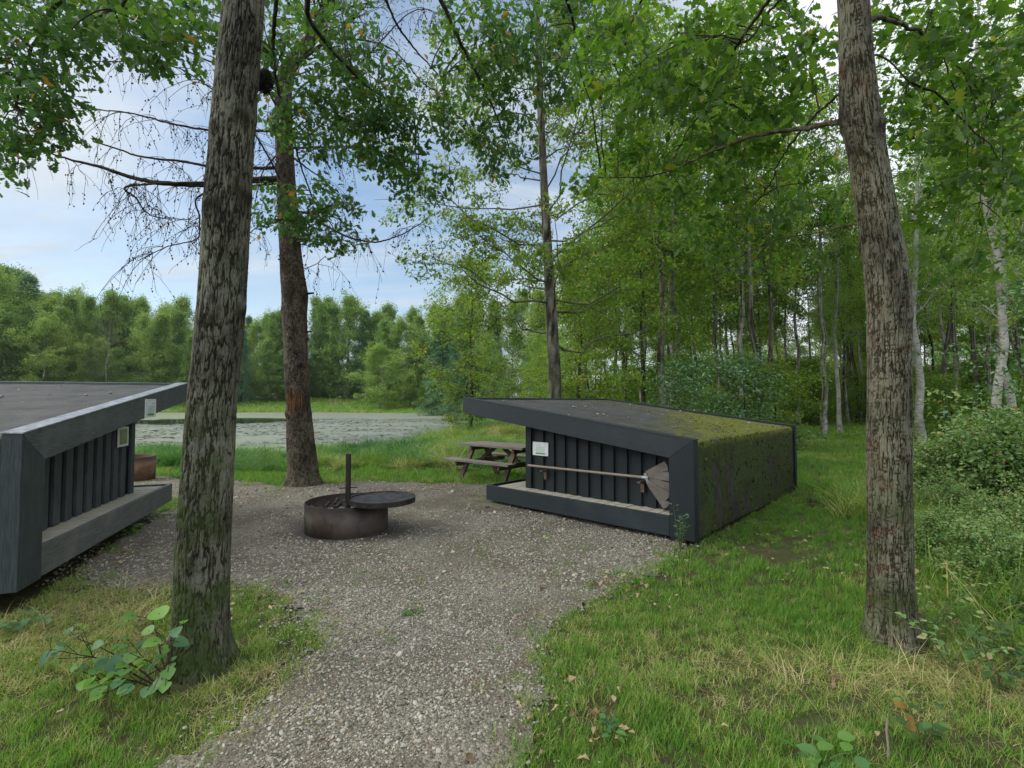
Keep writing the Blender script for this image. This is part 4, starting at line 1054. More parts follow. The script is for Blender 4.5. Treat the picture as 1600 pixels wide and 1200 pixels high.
def fill(tacc, cacc, nodes, blobs, r, lsize, nleaf, tint, tpl=OAK, spread=.10, twr=.006):
    ND = np.concatenate(nodes)
    cs, tn = [], []
    for px, py, rx, ry, d0, d1, n in blobs:
        a = r.uniform(0, 2 * PI, n); q_ = np.sqrt(r.uniform(0, 1, n))
        for k in range(n):
            cs.append(P3(px + rx * q_[k] * math.cos(a[k]), py + ry * q_[k] * math.sin(a[k]), r.uniform(d0, d1)))
    cs = np.array(cs)
    new = []
    for it in range(2):
        D = np.linalg.norm(cs[:, None] - ND[None], axis=2) if len(cs) * len(ND) < 3e7 else None
        j = D.argmin(1); dist = D[np.arange(len(cs)), j]
        if it == 0:                     # intermediate boughs out to a subset, everything hangs on these
            sub = r.choice(len(cs), max(1, len(cs) // 7), replace=False)
            A = ND[j[sub]]; B = cs[sub]
            L = np.linalg.norm(B - A, axis=1)
            P = A[:, None] + (B - A)[:, None] * np.linspace(0, 1, 9)[None, :, None]
            P[:, :, 2] += (L * .13)[:, None] * np.sin(np.linspace(0, PI, 9))[None]
            P += np.cumsum(r.normal(0, 1, P.shape), 1) * (L * .012)[:, None, None]
            V, F = tubes(P, (twr * 1.1 + .0035 * L)[:, None] * np.linspace(1, .4, 9)[None], 5); tacc.add(V, F, .4)
            ND = np.concatenate([ND, P[:, 3:].reshape(-1, 3)])
    A = ND[j]; B = cs; L = np.linalg.norm(B - A, axis=1)
    P = A[:, None] + (B - A)[:, None] * np.linspace(0, 1, 6)[None, :, None]
    P[:, :, 2] += (L * .10)[:, None] * np.sin(np.linspace(0, PI, 6))[None]
    P += np.cumsum(r.normal(0, 1, P.shape), 1) * (L * .012)[:, None, None]
    V, F = tubes(P, np.full((len(P), 1), twr * .6) * np.linspace(1, .4, 6)[None], 4); tacc.add(V, F, .35)
    d = P[:, -1] - P[:, -3]; d[:, 2] *= .5; d /= np.linalg.norm(d, axis=1, keepdims=True) + 1e-9
    V, F, tt = spray(r, P[:, -1] - d * .2, d, np.full(len(P), .34), nleaf, lsize, tpl, tint, spread=spread)
    cacc.add(V, F, tt)

# ---- the big trunk in the left foreground
r = np.random.default_rng(101)
gl = G(314, 1040); dl = gl[1] * CP + (gl[2] - CAMZ) * SP
V, F, h, cl, rl = hero_trunk([(316, 1052, 98), (313, 1000, 95), (316, 930, 90), (318, 850, 90), (325, 750, 86), (330, 650, 82), (338, 570, 78), (345, 500, 78), (351, 400, 76), (357, 300, 75), (362, 230, 73), (368, 150, 71), (375, 70, 68), (381, 0, 66)], dl, 10.5, M['bark_left'], 62, 9, .010, 3, segs=300, rings=((2.15, .006, .05), (2.85, .005, .06), (3.3, .005, .07)))
ta, ca = Acc(), Acc(); ta.add(V, F, h); nodes = []
tp = lambda z: cl[np.abs(cl[:, 2] - z).argmin()]
for z, pts, ra in ((5.2, [(250, -160, 4.0), (120, -40, 4.8), (60, 60, 5.3), (25, 170, 5.6)], .05),
                (5.0, [(300, -120, 3.6), (240, -20, 4.2), (180, 20, 4.9), (120, 45, 5.6)], .035),
                (4.7, [(440, -160, 3.8), (480, -30, 5.2), (498, 40, 6.2), (545, 100, 6.9), (600, 150, 7.4), (650, 200, 7.8)], .05),
                (4.9, [(560, -150, 4.5), (600, -20, 6.0), (640, 60, 6.8), (690, 120, 7.2)], .03),
                (5.4, [(640, -200, 4.6), (690, -10, 6.0), (720, 60, 6.4), (760, 140, 6.8), (795, 230, 7.1)], .045),
                (5.0, [(430, -20, 5.0), (425, 90, 6.3), (440, 170, 6.9), (470, 260, 7.2), (500, 330, 7.4)], .03),
                (6.0, [(760, -200, 5.0), (860, -60, 6.0), (905, 60, 6.8), (940, 150, 7.3)], .045)):
    limb(ta, nodes, pts, ra, .008, r, attach=tp(z))
blobs = [(30, 60, 95, 100, 4.6, 6.2, 150), (45, 190, 70, 60, 5.0, 6.2, 62), (15, 235, 35, 40, 5, 6, 14), (130, 30, 60, 45, 4.8, 6.2, 40), (215, 25, 90, 50, 4.6, 6.4, 70), (270, 75, 60, 40, 5, 6.4, 30), (330, 20, 40, 40, 5.2, 6.2, 22),
         (430, 40, 50, 60, 6.0, 7.4, 34), (430, 140, 40, 60, 6.4, 7.4, 26), (520, 50, 80, 60, 6.4, 8.0, 62), (560, 140, 85, 60, 6.8, 8.2, 105), (590, 210, 75, 60, 7.0, 8.4, 95), (630, 285, 38, 55, 7.2, 8.4, 28), (480, 200, 55, 50, 6.6, 7.8, 40),
         (500, 330, 55, 50, 7.0, 7.9, 48), (450, 330, 40, 40, 6.8, 7.5, 20), (540, 370, 30, 22, 7.2, 7.9, 12), (740, 70, 55, 80, 6.2, 7.6, 44), (710, 190, 45, 50, 6.6, 7.8, 20), (790, 200, 50, 80, 6.6, 7.8, 36), (790, 80, 50, 70, 6.4, 7.6, 36), (880, 80, 70, 90, 6.2, 7.6, 66), (700, 290, 25, 30, 6.8, 7.6, 4)]
blobs = [(*b_[:6], int(b_[6] * ((.82 if b_[0] < 660 else 1.0) if b_[0] > 380 else .74))) for b_ in blobs]
fill(ta, ca, nodes, blobs, r, .105, 17, .33, spread=.075)
# crown higher up, out of the photograph
up = np.array([tp(7.5) + rdir(1, r)[0] * np.array([2.0, 2.0, 1.2]) * r.uniform(.4, 1.1) + [0, 0, 2.2] for _ in range(260)])
A = cl[np.clip((np.searchsorted(cl[:, 2], up[:, 2] - 1.4)), 0, len(cl) - 1)]
P = A[:, None] + (up - A)[:, None] * np.linspace(0, 1, 6)[None, :, None]; V, F = tubes(P, np.full((len(P), 1), .02) * np.linspace(1, .2, 6)[None], 4); ta.add(V, F, .4)
d = up - A; d /= np.linalg.norm(d, axis=1, keepdims=True)
V, F, tt = spray(r, up - d * .3, d, np.full(len(up), .5), 10, .10, OAK2, .4, spread=.2); ca.add(V, F, tt)
finish_tree('rough_barked_tree', gl, ta, M['bark_left'], ca, M['oak_leaf'], 'big tree with mossy, deeply furrowed pale bark standing between left shelter and gravel')

# ---- the tree on the right
r = np.random.default_rng(103)
gr = G(1396, 1003); dr = gr[1] * CP + (gr[2] - CAMZ) * SP
V, F, h, cr_, rr_ = hero_trunk([(1398, 1012, 92), (1395, 980, 84), (1391, 900, 78), (1390, 820, 77), (1389, 740, 75), (1389, 650, 73), (1389, 560, 73), (1389, 480, 75), (1384, 420, 73), (1374, 360, 68), (1361, 280, 64), (1350, 215, 62), (1342, 160, 64), (1337, 80, 55), (1333, 0, 52)], dr, 9.5, M['bark_right'], 80, 7, .006, 5, hz_=.75, thr=.11, segs=300, rings=((2.62, .010, .05), (3.18, .008, .04), (3.45, .012, .07), (2.2, .005, .02), (.95, .006, .05)))
ta, ca = Acc(), Acc(); ta.add(V, F, h); nodes = []
tp = lambda z: cr_[np.abs(cr_[:, 2] - z).argmin()]
q1 = limb(ta, nodes, [(1312, 190, dr + .1), (1260, 198, dr + .5), (1180, 212, dr + 1.0), (1110, 238, dr + 1.5), (1060, 262, dr + 1.9), (1000, 276, dr + 2.2), (905, 277, dr + 2.6)], .024, .004, r, wob=.008, attach=tp(3.36))
limb(ta, nodes, [(1335, -60, 3.4), (1240, -30, 3.8), (1175, 40, 4.3), (1130, 110, 4.8), (1100, 170, 5.2), (1065, 225, 5.6)], .024, .006, r, attach=tp(4.3))
limb(ta, nodes, [(1225, 0, 4.2), (1170, 60, 4.5), (1125, 75, 4.9), (1060, 50, 5.3)], .014, .005, r, attach=tp(4.5))
limb(ta, nodes, [(1290, 160, 4.0), (1255, 200, 4.3), (1225, 245, 4.7), (1195, 300, 5.2), (1170, 320, 5.6)], .012, .004, r, attach=tp(3.7))
limb(ta, nodes, [(1370, 30, 3.4), (1410, 35, 3.8), (1460, 60, 4.3), (1500, 100, 4.9), (1560, 140, 5.4)], .02, .005, r, attach=tp(3.95))
limb(ta, nodes, [(1365, 85, 3.5), (1400, 105, 3.8), (1420, 130, 4.2)], .010, .004, r, wob=.006, attach=tp(3.75))
limb(ta, nodes, [(1350, -150, 4.2), (1500, -120, 4.8), (1600, -20, 5.2), (1680, 120, 5.5)], .03, .006, r, attach=tp(4.6))
limb(ta, nodes, [(1200, -200, 4.2), (1060, -120, 4.9), (1000, 0, 5.4), (960, 100, 5.8)], .03, .006, r, attach=tp(4.9))
limb(ta, nodes, [(1340, 352, dr + .2), (1280, 362, dr + .8), (1220, 372, dr + 1.4), (1160, 400, dr + 2.0), (1120, 430, dr + 2.5)], .008, .003, r, wob=.006, attach=tp(2.68))
blobs = [(960, 90, 70, 100, 4.8, 6.4, 70), (1040, 70, 80, 80, 4.4, 6.2, 90), (1040, 190, 90, 70, 4.8, 6.4, 85), (1000, 270, 70, 45, 5.0, 6.2, 34), (940, 290, 40, 30, 5.2, 6.2, 14), (1150, 60, 80, 70, 4.2, 6.0, 85), (1150, 170, 80, 70, 4.4, 6.2, 80), (1240, 60, 70, 80, 4.0, 6.0, 70), (1240, 180, 60, 70, 4.2, 6.2, 52), (1190, 290, 90, 50, 4.6, 6.4, 46), (1100, 320, 70, 40, 5.0, 6.4, 26), (1150, 400, 60, 30, 5.2, 6.4, 14),
         (1290, 300, 40, 50, 4.8, 6.2, 14), (1430, 40, 70, 60, 3.8, 5.6, 60), (1530, 60, 90, 80, 3.8, 5.8, 95), (1450, 150, 70, 60, 3.9, 5.8, 60), (1550, 190, 80, 60, 4.2, 6.0, 80), (1470, 240, 70, 50, 4.4, 6.0, 48), (1560, 290, 60, 50, 4.6, 6.2, 44), (1460, 330, 50, 40, 4.8, 6.2, 22), (1640, 140, 60, 150, 4.2, 6.0, 60), (1500, 400, 60, 30, 5.0, 6.4, 16), (1560, 390, 40, 40, 4.8, 6.0, 18), (1270, 380, 30, 25, 5.0, 6.0, 6)]
blobs = [(*b_[:6], int(b_[6] * .44)) for b_ in blobs]
fill(ta, ca, nodes, blobs, r, .108, 16, .42, spread=.065)
up = np.array([tp(6.5) + rdir(1, r)[0] * np.array([2.2, 2.2, 1.2]) * r.uniform(.4, 1.1) + [0, 0, 2.0] for _ in range(200)])
A = cr_[np.clip((np.searchsorted(cr_[:, 2], up[:, 2] - 1.4)), 0, len(cr_) - 1)]
P = A[:, None] + (up - A)[:, None] * np.linspace(0, 1, 6)[None, :, None]; V, F = tubes(P, np.full((len(P), 1), .02) * np.linspace(1, .2, 6)[None], 4); ta.add(V, F, .4)
d = up - A; d /= np.linalg.norm(d, axis=1, keepdims=True)
V, F, tt = spray(r, up - d * .3, d, np.full(len(up), .5), 10, .10, OAK2, .5, spread=.2); ca.add(V, F, tt)
finish_tree('broadleaf_tree', gr, ta, M['bark_right'], ca, M['right_leaf'], 'big tree with small square bark plates and a dark lower stem, right of the gravel')

# ---- the larch in the middle, with bare hanging twigs
r = np.random.default_rng(105)
gm = G(474, 758); dm = gm[1] * CP + (gm[2] - CAMZ) * SP
V, F, h, cm, rm = hero_trunk([(476, 762, 56), (474, 740, 46), (470, 690, 42), (467, 640, 36), (464, 600, 36), (462, 540, 36), (460, 490, 38), (461, 460, 40), (457, 430, 36), (453, 380, 32), (450, 330, 30), (447, 280, 28), (444, 220, 27), (442, 150, 25), (448, 110, 24), (470, 80, 22), (495, 50, 20), (515, 0, 18)], dm, 12.5, M['bark_mid'], 34, 16, .010, 8, rows_per_m=60, segs=140, rings=((3.35, .03, .09), (3.6, .02, .05), (2.85, .02, .06), (2.3, .015, .05), (1.35, .025, .08)), flare=.4, top_r=.3, wk=1.06)
ta, ca = Acc(), Acc(); ta.add(V, F, h); nodes = []; fine = []
tp = lambda z: cm[np.abs(cm[:, 2] - z).argmin()]
zl_ = lambda py: P3(450, py, dm)[2]
LB = []
def lb(py, pts, r0, r1=.006, wob=.012):
    q_ = limb(ta, nodes, [(a, b, dm + c) for a, b, c in pts], r0, r1, r, wob=wob, attach=tp(zl_(py))); LB.append(q_)
lb(280, [(400, 280, -.2), (320, 288, -.5), (260, 287, -.8), (210, 280, -1.0), (165, 266, -1.2), (125, 255, -1.4), (75, 238, -1.6)], .065, .012)
lb(262, [(390, 262, -.1), (330, 259, -.3), (280, 251, -.5), (215, 242, -.8), (145, 221, -1.1)], .035, .012)
lb(205, [(390, 203, .2), (330, 201, .1), (270, 192, -.2), (220, 180, -.5), (150, 170, -.9), (60, 145, -1.4)], .03)
lb(285, [(318, 300, -.5), (313, 340, -.5), (308, 372, -.6), (260, 385, -.9), (215, 408, -1.2)], .02)
lb(284, [(216, 290, -1.0), (213, 312, -1.0), (240, 338, -.9), (300, 343, -.6)], .022)
lb(235, [(420, 255, -.1), (405, 285, -.3), (398, 330, -.5)], .02)
lb(215, [(480, 212, -.3), (500, 195, -.6), (530, 175, -1.0)], .028, .01)
lb(232, [(500, 232, .3), (540, 231, .6), (590, 236, .8)], .025)
lb(240, [(475, 258, .1), (510, 285, .3), (540, 320, .5)], .02)
lb(330, [(480, 335, 0), (530, 368, -.3), (580, 380, -.4), (615, 374, -.5), (650, 356, -.6), (668, 340, -.7)], .026)
lb(185, [(400, 120, -.4), (330, 95, -.8), (260, 60, -1.2), (225, 20, -1.5)], .025)
lb(170, [(480, 130, .2), (560, 100, .2), (640, 20, .3), (690, 20, .3)], .02)
lb(110, [(540, 40, -.2), (580, 0, -.4)], .04)
lb(60, [(600, 70, .3), (660, 130, .5), (700, 150, .6)], .02)
lb(300, [(400, 215, -.6), (330, 140, -.9), (250, 100, -1.2), (100, 95, -1.5)], .02)
lb(345, [(400, 355, -.3), (380, 380, -.5)], .012)
lb(400, [(478, 420, 0), (510, 400, -.2)], .010)
# dead stubs
for py, dx in ((375, 22), (460, 24), (298, -18), (520, 20), (532, 16)):
    c = tp(zl_(py)); V, F = tubes(np.array([[c, c + np.array([dx / FPX * dm * 1.3, -.05, .02])]]), np.array([[.035, .018]]), 6); ta.add(V, F, .4)
# side twigs with hanging strings and cones
strings, cones = [], []
for q_ in LB:
    L = np.linalg.norm(np.diff(q_, axis=0), axis=1).sum(); n = int(L * 7)
    for k in range(n):
        s = r.uniform(.12, 1); p0 = q_[int(s * (len(q_) - 1))]
        a = r.uniform(0, 2 * PI); l_ = r.uniform(.25, .9)
        d = np.array([math.cos(a), math.sin(a) * .8, r.uniform(-.5, .35)])
        tt = np.linspace(0, 1, 8)[:, None]
        P = p0 + d * l_ * tt + np.array([0, 0, -1]) * l_ * .7 * tt ** 2 + np.cumsum(r.normal(0, .012, (8, 3)), 0)
        strings.append((P, .0065))
        for m_ in range(r.integers(2, 6)):
            p1 = P[r.integers(2, 8)]; l2 = r.uniform(.12, .55); tt2 = np.linspace(0, 1, 8)[:, None]
            d2 = np.array([r.normal(0, .3), r.normal(0, .3), -.6])
            P2 = p1 + d2 * l2 * tt2 + np.array([0, 0, -1]) * l2 * .4 * tt2 ** 2 + np.cumsum(r.normal(0, .009, (8, 3)), 0)
            strings.append((P2, .004))
            if r.uniform() < .75:
                for c_ in range(r.integers(1, 6)): cones.append(P2[r.integers(2, 8)] + r.normal(0, .012, 3))
PS = np.array([s_[0] for s_ in strings]); RS = np.array([s_[1] for s_ in strings])
V, F = tubes(PS, RS[:, None] * np.linspace(1, .45, 8)[None], 3); ta.add(V, F, .3)
cones = np.array(cones)
oc = np.array([(1, 0, 0), (0, 1, 0), (-1, 0, 0), (0, -1, 0), (0, 0, 1.3), (0, 0, -1.3)]); of = np.array([(0, 1, 4), (1, 2, 4), (2, 3, 4), (3, 0, 4), (1, 0, 5), (2, 1, 5), (3, 2, 5), (0, 3, 5)])
V = cones[:, None] + oc[None] * r.uniform(.009, .017, (len(cones), 1, 1)); F = (of[None] + (np.arange(len(cones)) * 6)[:, None, None]).reshape(-1, 3)
# greenery of the upper crown
up = np.array([tp(9.5) + rdir(1, r)[0] * np.array([2.2, 2.2, 2.0]) * r.uniform(.2, 1.1) + [0, 0, 1.0] for _ in range(220)])
A = cm[np.clip((np.searchsorted(cm[:, 2], up[:, 2] - .6)), 0, len(cm) - 1)]
P = A[:, None] + (up - A)[:, None] * np.linspace(0, 1, 6)[None, :, None]; V2, F2 = tubes(P, np.full((len(P), 1), .018) * np.linspace(1, .2, 6)[None], 4); ta.add(V2, F2, .4)
d = up - A; d /= np.linalg.norm(d, axis=1, keepdims=True) + 1e-9
V3, F3, tt = spray(r, up - d * .4, d, np.full(len(up), .6), 26, .09, NEED, .4, spread=.2); ca.add(V3, F3, tt)
root, tr, cr = finish_tree('larch_tree', gm, ta, M['bark_mid'], ca, M['needle'], 'crooked brown-stemmed larch with bare drooping twigs, growing behind the fire ring')
cn = mesh_np('cones', V.reshape(-1, 3) - gm, [F], M['twig'], root, {'tint': ('FLOAT', np.full(len(V.reshape(-1, 3)), .3))}); cn['kind'] = 'stuff'
# patch where the bark is torn off
z0_, z1_ = P3(468, 648, dm)[2], P3(468, 610, dm)[2]
sv = Acc(); rs = np.random.default_rng(19)
for k in range(15):
    a_ = -PI / 2 - .55 + k * .085 + rs.normal(0, .02); mid = abs(k - 7) / 7
    zt_, zb_ = z1_ + rs.normal(0, .07) - .10 * mid, z0_ + rs.normal(0, .05) + .14 * mid
    zz = np.linspace(zb_, zt_, 9); w_ = .085 * rs.uniform(.5, 1.2) * np.sin(np.linspace(.25, PI - .12, 9)) ** .6
    cxx = np.interp(zz, cm[:, 2], cm[:, 0]); cyy = np.interp(zz, cm[:, 2], cm[:, 1]); rrr = np.interp(zz, cm[:, 2], rm) + rs.uniform(.008, .024)
    L3_ = []
    for e_ in (-.5, 0, .5):
        aa = a_ + w_ * e_ + .02 * np.sin(zz * 11 + k); rr__ = rrr + (.006 if e_ == 0 else -.008)
        L3_.append(np.stack([cxx + rr__ * np.cos(aa), cyy + rr__ * np.sin(aa), zz], 1))
    V = np.stack(L3_, 1).reshape(-1, 3) - gm
    i = (np.arange(8)[:, None] * 3 + np.arange(2)[None]).ravel(); sv.add(V, np.stack([i, i + 1, i + 4, i + 3], -1))
bw = sv.obj('bare_wood_patch', M['rot_wood'], root, True); bw.modifiers.new('t', 'SOLIDIFY').thickness = .02
# dark nest in the crown beside it
np_ = P3(413, 128, 5.9); na_ = Acc(); n = 420
c_ = rdir(n, r) * np.array([.15, .13, .2]) * r.uniform(.3, 1, (n, 1)); d_ = rdir(n, r) * .16
na_.V = []; V, F = tubes(c_[:, None] + d_[:, None] * np.linspace(-.5, .5, 4)[None, :, None] + r.normal(0, .012, (n, 4, 3)), np.full((n, 4), .007), 3); na_.add(V, F)
no = na_.obj('nest', M['nest']); no.location = [float(v) for v in np_]; no.scale = (.72,) * 3; tag(no, 'dark ragged nest of twigs in the branches right of the big left trunk', 'nest')

# ---- young oak behind the right shelter
ctr = [(868, 700, 21), (867, 600, 20), (862, 500, 18), (858, 430, 16), (854, 360, 14), (849, 270, 12), (845, 180, 11), (842, 90, 9), (838, 0, 8), (835, -80, 6), (833, -160, 4)]
D9 = 12.6
P = np.array([P3(a, b, D9) for a, b, _ in ctr]); g_ = hz(P[0, 0], P[0, 1]); P[0, 2] = min(P[0, 2], g_ - .1); W = np.array([c for *_, c in ctr]) / FPX * D9 / 2
Q = spline(P, 40); RQ = np.interp(np.linspace(0, 1, 40), np.linspace(0, 1, len(W)), W)
base = np.array([Q[0, 0], Q[0, 1], g_])
o = gen_tree('young_oak_tree', 501, 14, .17, .16, 50, 3.8, 8, 6, 22, .098, OAK2, M['edge_leaf'], M['bark_grey'], elev=(.05, 1.0), trunkP=Q - base, trunkR=RQ, sag=.18, spread=.11, tint=.42, wob=.28, prof=lambda q_: .35 + .75 * np.sin(PI * np.clip(.15 + .8 * q_, 0, 1)))
o.location = base; tag(o, 'slender pale-stemmed oak rising straight behind the roof of right shelter', 'tree')

# ------------------------------------------------------------------ prototypes for the woods
PB = [Proto(gen_tree('forest_tree', 600 + i, 15, .14, (.42, .50, .36)[i], 34, 2.7, 6, 5, 8, .155, SIMP, M[('wood_leaf', 'right_leaf', 'wood_leaf')[i]], M[('bark_grey', 'bark_pale', 'bark_grey')[i]], elev=(.15, 1.0), spread=.17, tint=.45, lean=(.01, -.02, .02)[i])) for i in range(3)]
PE = [Proto(gen_tree('leafy_tree', 620 + i, 12, .13, .06, 52, 3.0, 7, 5, 9, .155, SIMP, M['edge_leaf' if i else 'wood_leaf'], M['bark_dark'], elev=(-.05, .95), spread=.17, tint=(.42, .52)[i])) for i in range(2)]
PBI = [Proto(gen_tree('birch_tree', 640 + i, 15, .16, .26, 34, 2.6, 6, 5, 12, .10, SIMP, M['wood_leaf'], M['birch'], elev=(.5, 1.1), spread=.15, tint=.5, lean=(-.01, .015)[i], seg=12)) for i in range(2)]
PS_ = [Proto(gen_tree('understory_shrub', 660 + i, 4.0, .045, .02, 34, 1.7, (6, 6, 5)[i], 5, (9, 9, 5)[i], (.11, .12, .11)[i], SIMP, M[('wood_leaf', 'edge_leaf', 'blue_leaf')[i]], M['bark_dark'], elev=(.25, .9), spread=.13, tint=.45, wob=.8)) for i in range(3)]
shape_b = lambda q_: np.clip(1.05 - .12 * np.abs(q_ - .3) * 3 - .75 * np.clip(q_ - .6, 0, 1) * 1.8, .18, 1.1)
PF = [Proto(gen_tree('far_tree', 700 + i, 18, .2, (.05, .02, .10, .06)[i], (62, 70, 54, 64)[i], (4.3, 3.6, 5.0, 4.4)[i], 8, 4, 11, .27, QUAD, M['far_leaf'], M['bark_pale'], elev=((-.05, 1.3), (.1, 1.35), (-.1, 1.1), (.2, 1.3))[i], spread=.34, tint=(.3, .5, .68, .42)[i], prof=(shape_b, lambda q_: np.clip(1.15 - 1.0 * q_, .15, 1), lambda q_: np.clip(.6 + .6 * np.sin(PI * np.clip(q_, 0, 1)) - .35 * q_, .2, 1.1), shape_b)[i], twl=.7, seg=3, ljit=(.45, 1.35))) for i in range(4)]
PC = [Proto(gen_tree('conifer', 720 + i, 18, .2, .04, 110, 3.6, 7, 4, 14, .34, NEED, M['needle'], M['bark_dark'], elev=(-.25, .5), sag=-.12, spread=.22, tint=.5, prof=lambda q_: np.clip(1.12 - q_, .06, 1), twl=.5, seg=3)) for i in range(2)]
PDD = Proto(gen_tree('dead_tree', 740, 14, .13, .12, 60, 3.2, 8, 5, 1, .05, QUAD, M['litter'], M['bark_pale'], elev=(.0, .6), sag=.1, tint=.5, spread=.1))

used_xy = []
def put(proto, px, D, H, Hp, label, cat='tree', group=None, name=None, rz=None, wide=1.0):
    x = (px - 800) / FPX * D; y = D; z = hz(x, y)
    s = H / Hp; o = proto.place(x, y, z - .05, (s * wide, s * wide, s), random.uniform(0, 6.28) if rz is None else rz, label, cat, group, name); used_xy.append((x, y)); return o
# birches and the marked stems of the right-hand wood
put(PBI[0], 1547, 11.6, 14, 15, 'white-stemmed birch with dark bands rising behind the bramble thicket', 'tree', rz=2.2, wide=.72)
put(PBI[1], 1438, 18.0, 16, 15, 'whitish birch seen just past right edge of the big right trunk', 'tree', rz=.4, wide=.85)
put(PBI[0], 1583, 17.0, 15, 15, 'thin greyish birch at right edge of the wood, behind the white-stemmed one', 'tree', rz=4.0, wide=.9)
put(PBI[1], 1312, 22, 13, 15, 'very thin pale birch at the back of the green lawn, left of right trunk', 'tree', rz=1.0, wide=.7)
put(PB[1], 1288, 21, 15, 15, 'slim grey-stemmed tree left beside the very thin pale birch', 'tree', rz=2, wide=.95)
put(PB[0], 1488, 20, 15, 15, 'dark slim stem between the two pale birches', 'tree', rz=3, wide=.8)
put(PB[2], 1184, 16.5, 15, 15, 'dark-stemmed tree right behind the leafy bluish shrub', 'tree', rz=3.4)
for k_, (px_w, D_w, lb_) in enumerate(((1043, 16, 'dark forked stem left of the bluish shrub, behind shelter roof'), (1056, 18, 'second dark stem close beside the forked one behind shelter roof'), (1122, 22, 'thin dark stem above the bluish shrub'), (1210, 21, 'dark stem just right of the thick one behind far corner of shelter'), (1246, 27, 'slim dark stem at the left rear corner of the green lawn'), (1338, 30, 'thin stem at rear of the lawn, close left of right trunk'), (1362, 28, 'thin stem almost hidden by left edge of right trunk'), (1475, 26, 'dark stem deep in the wood, left of the dark slim stem'), (1600, 24, 'dark stem at the right edge of the picture, deep in the wood'), (960, 25, 'straight dark stem right of the young oak'), (1002, 27, 'straight dark stem midway between the young oak and the bluish shrub'))):
    put(PB[k_ % 3], px_w, D_w, 15, 15, lb_, 'tree', rz=k_ * 1.9, wide=(1.1 if k_ < 2 else .9))
put(PE[1], 735, 26, 9.5, 12, 'yellow-green spreading tree at left edge of the wood, above the shelter roof', 'tree', rz=1.2, wide=1.15)
put(PE[1], 905, 19, 7.5, 12, 'bushy yellow-green tree just right of the young oak stem', 'tree', rz=4.4, wide=1.2)
put(PE[0], 1000, 17, 8.5, 12, 'dense green tree behind the middle of right shelter', 'tree', rz=.4, wide=1.1)
put(PS_[2], 1065, 11.6, 2.5, 4, 'bluish-green leafy shrub right behind the mossy roof', 'shrub', rz=.5, wide=1.2)
put(PS_[2], 1168, 12.6, 2.7, 4, 'larger bluish-green shrub behind far corner of right shelter', 'shrub', rz=2.9, wide=1.15)
put(PS_[2], 1712, 7.6, 3.4, 4, 'bluish leafy shrub reaching in at right edge above the bramble thicket', 'shrub', rz=1.9, wide=1.0)
put(PC[0], 728, 46, 11, 18, 'feathery blue-green conifer where the wood meets the far shore', 'tree', rz=0)
put(PC[1], 690, 62, 13, 18, 'broad dark conifer at right end of the far shore', 'tree', rz=1)

def ok_spot(x, y, dmin):
    return all((x - a) ** 2 + (y - b_) ** 2 > dmin * dmin for a, b_ in used_xy)
zones = [  # name, label, prototypes, n, px range, D range, H range, min gap
    (PB, 'slim tall tree standing in the wood right of the young oak', 'trees of the wood behind right shelter', 84, (880, 1980), (17, 44), (12, 16), 1.3),
    (PE, 'leafy tree filling the depth of the wood on the right', 'leafy trees deep in the wood', 46, (790, 2300), (38, 70), (8, 13), 2.6),
    (PB, 'tall tree at the far back of the wood on the right', 'trees at the back of the wood', 34, (760, 2300), (50, 80), (13, 17), 3.0)]
for protos, lab, grp, n, pxr, dr_, hr, gap in zones:
    c = 0; tries = 0
    while c < n and tries < 4000:
        tries += 1
        D = math.sqrt(random.uniform(dr_[0] ** 2, dr_[1] ** 2)); px = random.uniform(*pxr); x = (px - 800) / FPX * D
        if px < 1000 and D < 20: continue
        if px < 900 and D < 30: continue
        if 1225 < px < 1420 and D < 24: continue
        if psd(POND, np.array([x]), np.array([D]))[0] < 6: continue
        if not ok_spot(x, D, gap): continue
        put(protos[c % len(protos)], px, D, random.uniform(*hr) * (.78 if px < 960 else 1), 15 if protos is PB else 12, lab, 'tree', grp, wide=random.uniform(.85, 1.1)); c += 1
c = 0
while c < 120:
    D = math.sqrt(random.uniform(15 ** 2, 48 ** 2)); px = random.uniform(860, 2000); x = (px - 800) / FPX * D
    if px < 1020 and D < 19: continue
    if 1215 < px < 1470 and D < 27: continue
    if psd(POND, np.array([x]), np.array([D]))[0] < 5: continue
    put(PS_[0 if random.random() < .6 else 1], px, D, random.uniform(1.3, 2.8) * (1.5 if D > 26 else 1), 4, 'low leafy shrub under the trees of the wood on the right', 'shrub', 'understory shrubs of the wood', wide=random.uniform(1.0, 1.4)); c += 1

